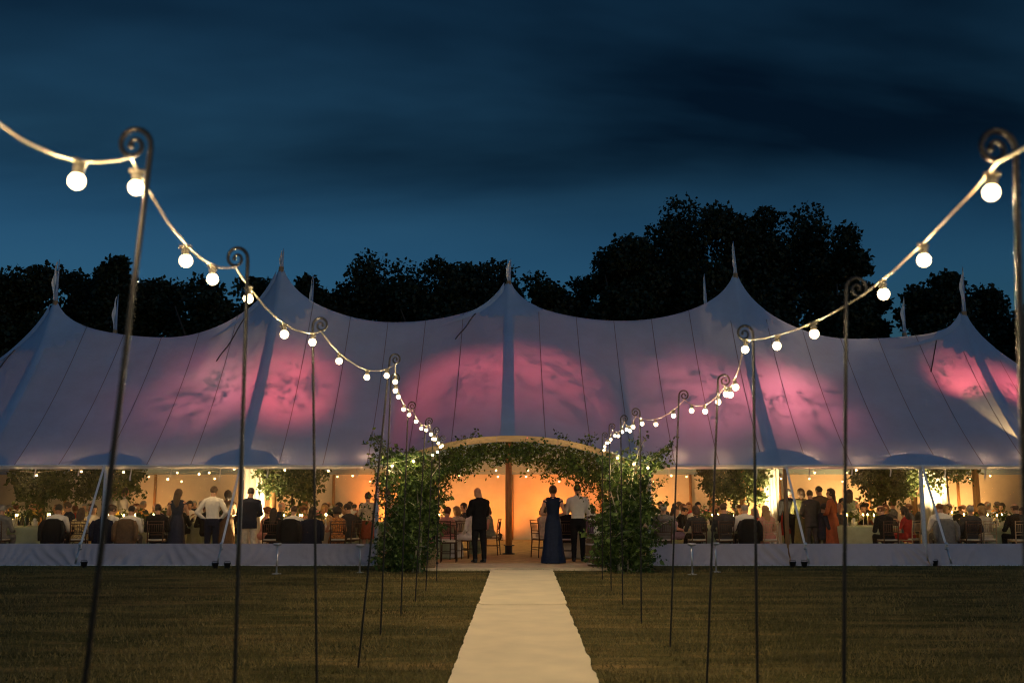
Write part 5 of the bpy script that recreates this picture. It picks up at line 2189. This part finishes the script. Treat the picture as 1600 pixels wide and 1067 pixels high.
for tx, ty, nm, ppl in EN:
    table(tx, ty, .82, 'round clothed table just inside the entrance on the ' + nm, 'clothwhite' if nm == 'right' else 'cloth')
    flowers(tx - .1, ty, TZ, 1, 'petaly', 'yellow flower arrangement on the table inside the entrance, ' + nm + ' side', 1.3)
    for ddx, ddy, w in ((-.3, -.2, 'left'), (.3, .1, 'right'), (.1, -.4, 'nearest')):
        candle(tx + ddx, ty + ddy, TZ, w + ' lit ivory candle on the table inside the entrance, ' + nm + ' side')
    for u, Y, rz, key, top, bot, hair, lab in ppl:
        x_ = XA(u, Y)
        person(x_, Y, rz, key, top, bot, lab, hair, 'fair', 1.0, group=G_SEAT)
        chair(x_, Y + .02, rz, 'dark spindle-back chair of the ' + lab.split(' seated')[0].replace(' with black hair', ''), 'chairwood')
ring_guests(-2.15, 25.6, [30, 95, 140], 'table inside the entrance, left side')
ring_guests(1.95, 25.9, [40, 85, 150], 'table inside the entrance, right side')
chair(XA(702, 23.9), 23.95, 0, 'empty dark spindle-back chair in the entrance before the left table', 'chairwood')

# ---- far sides of the front tables and the rear tables
for nm, u, Y in FT:
    ring_guests(XA(u, Y), Y, [8, 42, 75, 105, 138, 172], 'table ' + TDESC[nm])
REAR = [(-13.4, 29.6, 'rear left corner table'), (-8.7, 29.9, 'rear table behind the waiters'), (-4.2, 29.7, 'rear table left of the timber poles'), (4.0, 29.8, 'rear table right of the timber poles'), (8.6, 29.7, 'rear table behind the standing group'), (13.2, 29.8, 'rear right corner table'), (-11, 32.4, 'rearmost left table'), (-5.8, 32.4, 'rearmost table left of the middle'), (6.2, 32.4, 'rearmost table right of the middle'), (11, 32.4, 'rearmost right table')]
for x_, y_, w in REAR:
    table(x_, y_, .82, 'round clothed ' + w)
    flowers(x_, y_, TZ, 2, 'petalw', 'white flower arrangement on the ' + w, 1.2)
    candle(x_ - .3, y_ - .2, TZ, 'lit ivory candle on the ' + w)
    ring_guests(x_, y_, [15, 60, 110, 160, 215, 270, 325], w)


# ------------------------------------------------------------------ things on the grass and the porch
def bollard(u, v, vt, label):
    Y = None
    for i in range(400):
        Y_ = 20 + i * .01
        if P(u, v, Y_).z > 0 or abs(P(u, v, Y_).z) < .004:
            Y = Y_
            if abs(P(u, v, Y_).z) < .004: break
    base = P(u, v, Y)
    top = P(u, vt, base.y).z
    root = empty('rope_stanchion', (base.x, base.y, 0), 0, label, 'post', 'short steel posts on the grass')
    m = MB(); m.tube([(0, 0, 0), (0, 0, top - .05)], .020, 10); m.build('post', M['steel'], root)
    m = MB(); m.lathe([(.10, 0), (.10, .008), (.03, .02), (.021, .03)], (0, 0, 0), 16); m.build('base_plate', M['steel'], root)
    m = MB(); m.lathe([(.022, top - .06), (.05, top - .055), (.085, top - .045), (.090, top - .012), (.08, top), (.0, top)], (0, 0, 0), 16, False); m.build('lamp_cap', M['steel'], root)


bollard(432, 896, 848, 'short steel post with flat cap before the skirt, left lawn')
bollard(562, 894, 850, 'short steel post with flat cap beside the left leafy column')
bollard(1082, 897, 848, 'short steel post with flat cap right of the right leafy column')
bollard(1119, 893, 847, 'short steel post with flat cap by the fourth crook pole on the right')


def tub(u, v, label):
    Y = CAM_Z / math.tan(math.atan((v - 533.5) / FPX) - PITCH)
    x_ = XA(u, Y, 0)
    root = empty('flood_tub', (x_, Y, 0), 0, label, 'lamp tub', 'small black tubs at the foot of the tent')
    m = MB(); m.lathe([(.055, 0), (.072, .10), (.080, .115), (.080, .125), (.066, .125), (.058, .03)], (0, 0, 0), 14); m.build('tub', M['blackplastic'], root)
    m = MB(); m.tube([(-.07, 0, .11), (-.06, 0, .16), (.06, 0, .16), (.07, 0, .11)], .005, 6); m.build('handle', M['blackplastic'], root)


for u, v, lab in ((131, 886, 'black tub at the foot of the leftmost strap'), (336, 888, 'black tub left of the strap in the left lawn pair'), (355, 888, 'black tub under the strap behind the second left pole'),
                  (1239, 886, 'black tub under the strap of the wooden eave post'), (1257, 886, 'black tub right of the wooden eave post'), (1461, 884, 'black tub under the strap at far right')):
    tub(u, v, lab)

# wicker planter of flowers on the left of the porch
root = empty('wicker_planter', (XA(669, 22.2, .3), 22.2, .056), 0, 'round wicker planter of small flowers beside the left column', 'planter')
m = MB()
rg = []
for i in range(10):
    f = i / 9
    rg.append([Vector(((.15 + .07 * f + (.010 if (k + i) % 2 else -.004)) * math.cos(6.283 * k / 32), (.15 + .07 * f + (.010 if (k + i) % 2 else -.004)) * math.sin(6.283 * k / 32), .40 * f)) for k in range(32)])
m.rings(rg)
m.build('basket', M['wicker'], root)
m = MB()
m.tube([Vector((.222 * math.cos(6.283 * k / 24), .222 * math.sin(6.283 * k / 24), .405)) for k in range(24)], .018, 8, closed=True)
m.build('rim', M['wicker'], root)
fo, bl = FL[0]
o = link_mesh('foliage', fo, None, root, (0, 0, .25)); o.scale = (.9, .9, .8)
o = link_mesh('blooms', bl, None, root, (0, 0, .28)); o.material_slots[0].link = 'OBJECT'; o.material_slots[0].material = M['petalp']
# oak barrel with white flowers on the right of the porch
root = empty('barrel', (XA(934, 22.7, .4), 22.7, .056), 0, 'dark oak barrel standing at the right side of the entrance', 'barrel')
for k in range(16):
    a0, a1 = 6.283 * k / 16 + .006, 6.283 * (k + 1) / 16 - .006
    m = MB()
    rg = []
    for i in range(7):
        f = i / 6
        r_ = .23 + .05 * math.sin(math.pi * f)
        rg.append([Vector((r_ * math.cos(a0), r_ * math.sin(a0), .68 * f)), Vector((r_ * math.cos(a1), r_ * math.sin(a1), .68 * f)), Vector(((r_ - .02) * math.cos(a1), (r_ - .02) * math.sin(a1), .68 * f)), Vector(((r_ - .02) * math.cos(a0), (r_ - .02) * math.sin(a0), .68 * f))])
    m.rings(rg)
    m.build('stave', M['barrel'], root, smooth=False)
for zz, r_ in ((.06, .243), (.2, .268), (.48, .268), (.62, .243)):
    m = MB(); m.lathe([(r_ + .003, -.018), (r_ + .006, -.018), (r_ + .006, .018), (r_ + .003, .018)], (0, 0, zz), 32, False); m.build('hoop', M['steel'], root)
m = MB(); m.lathe([(.225, .655), (.225, .665), (.0, .665)], (0, 0, 0), 24, False); m.build('lid', M['barrel'], root)
flowers(XA(934, 22.7, .9), 22.7, .056 + .667, 0, 'petalw', 'white flowers in a vase on the oak barrel', 1.35, 'flowers by the entrance')
flowers(XA(922, 23.4, .9), 23.7, .9, 2, 'petalo', 'bright orange and yellow flowers behind the oak barrel', 1.3, 'flowers by the entrance') if False else None
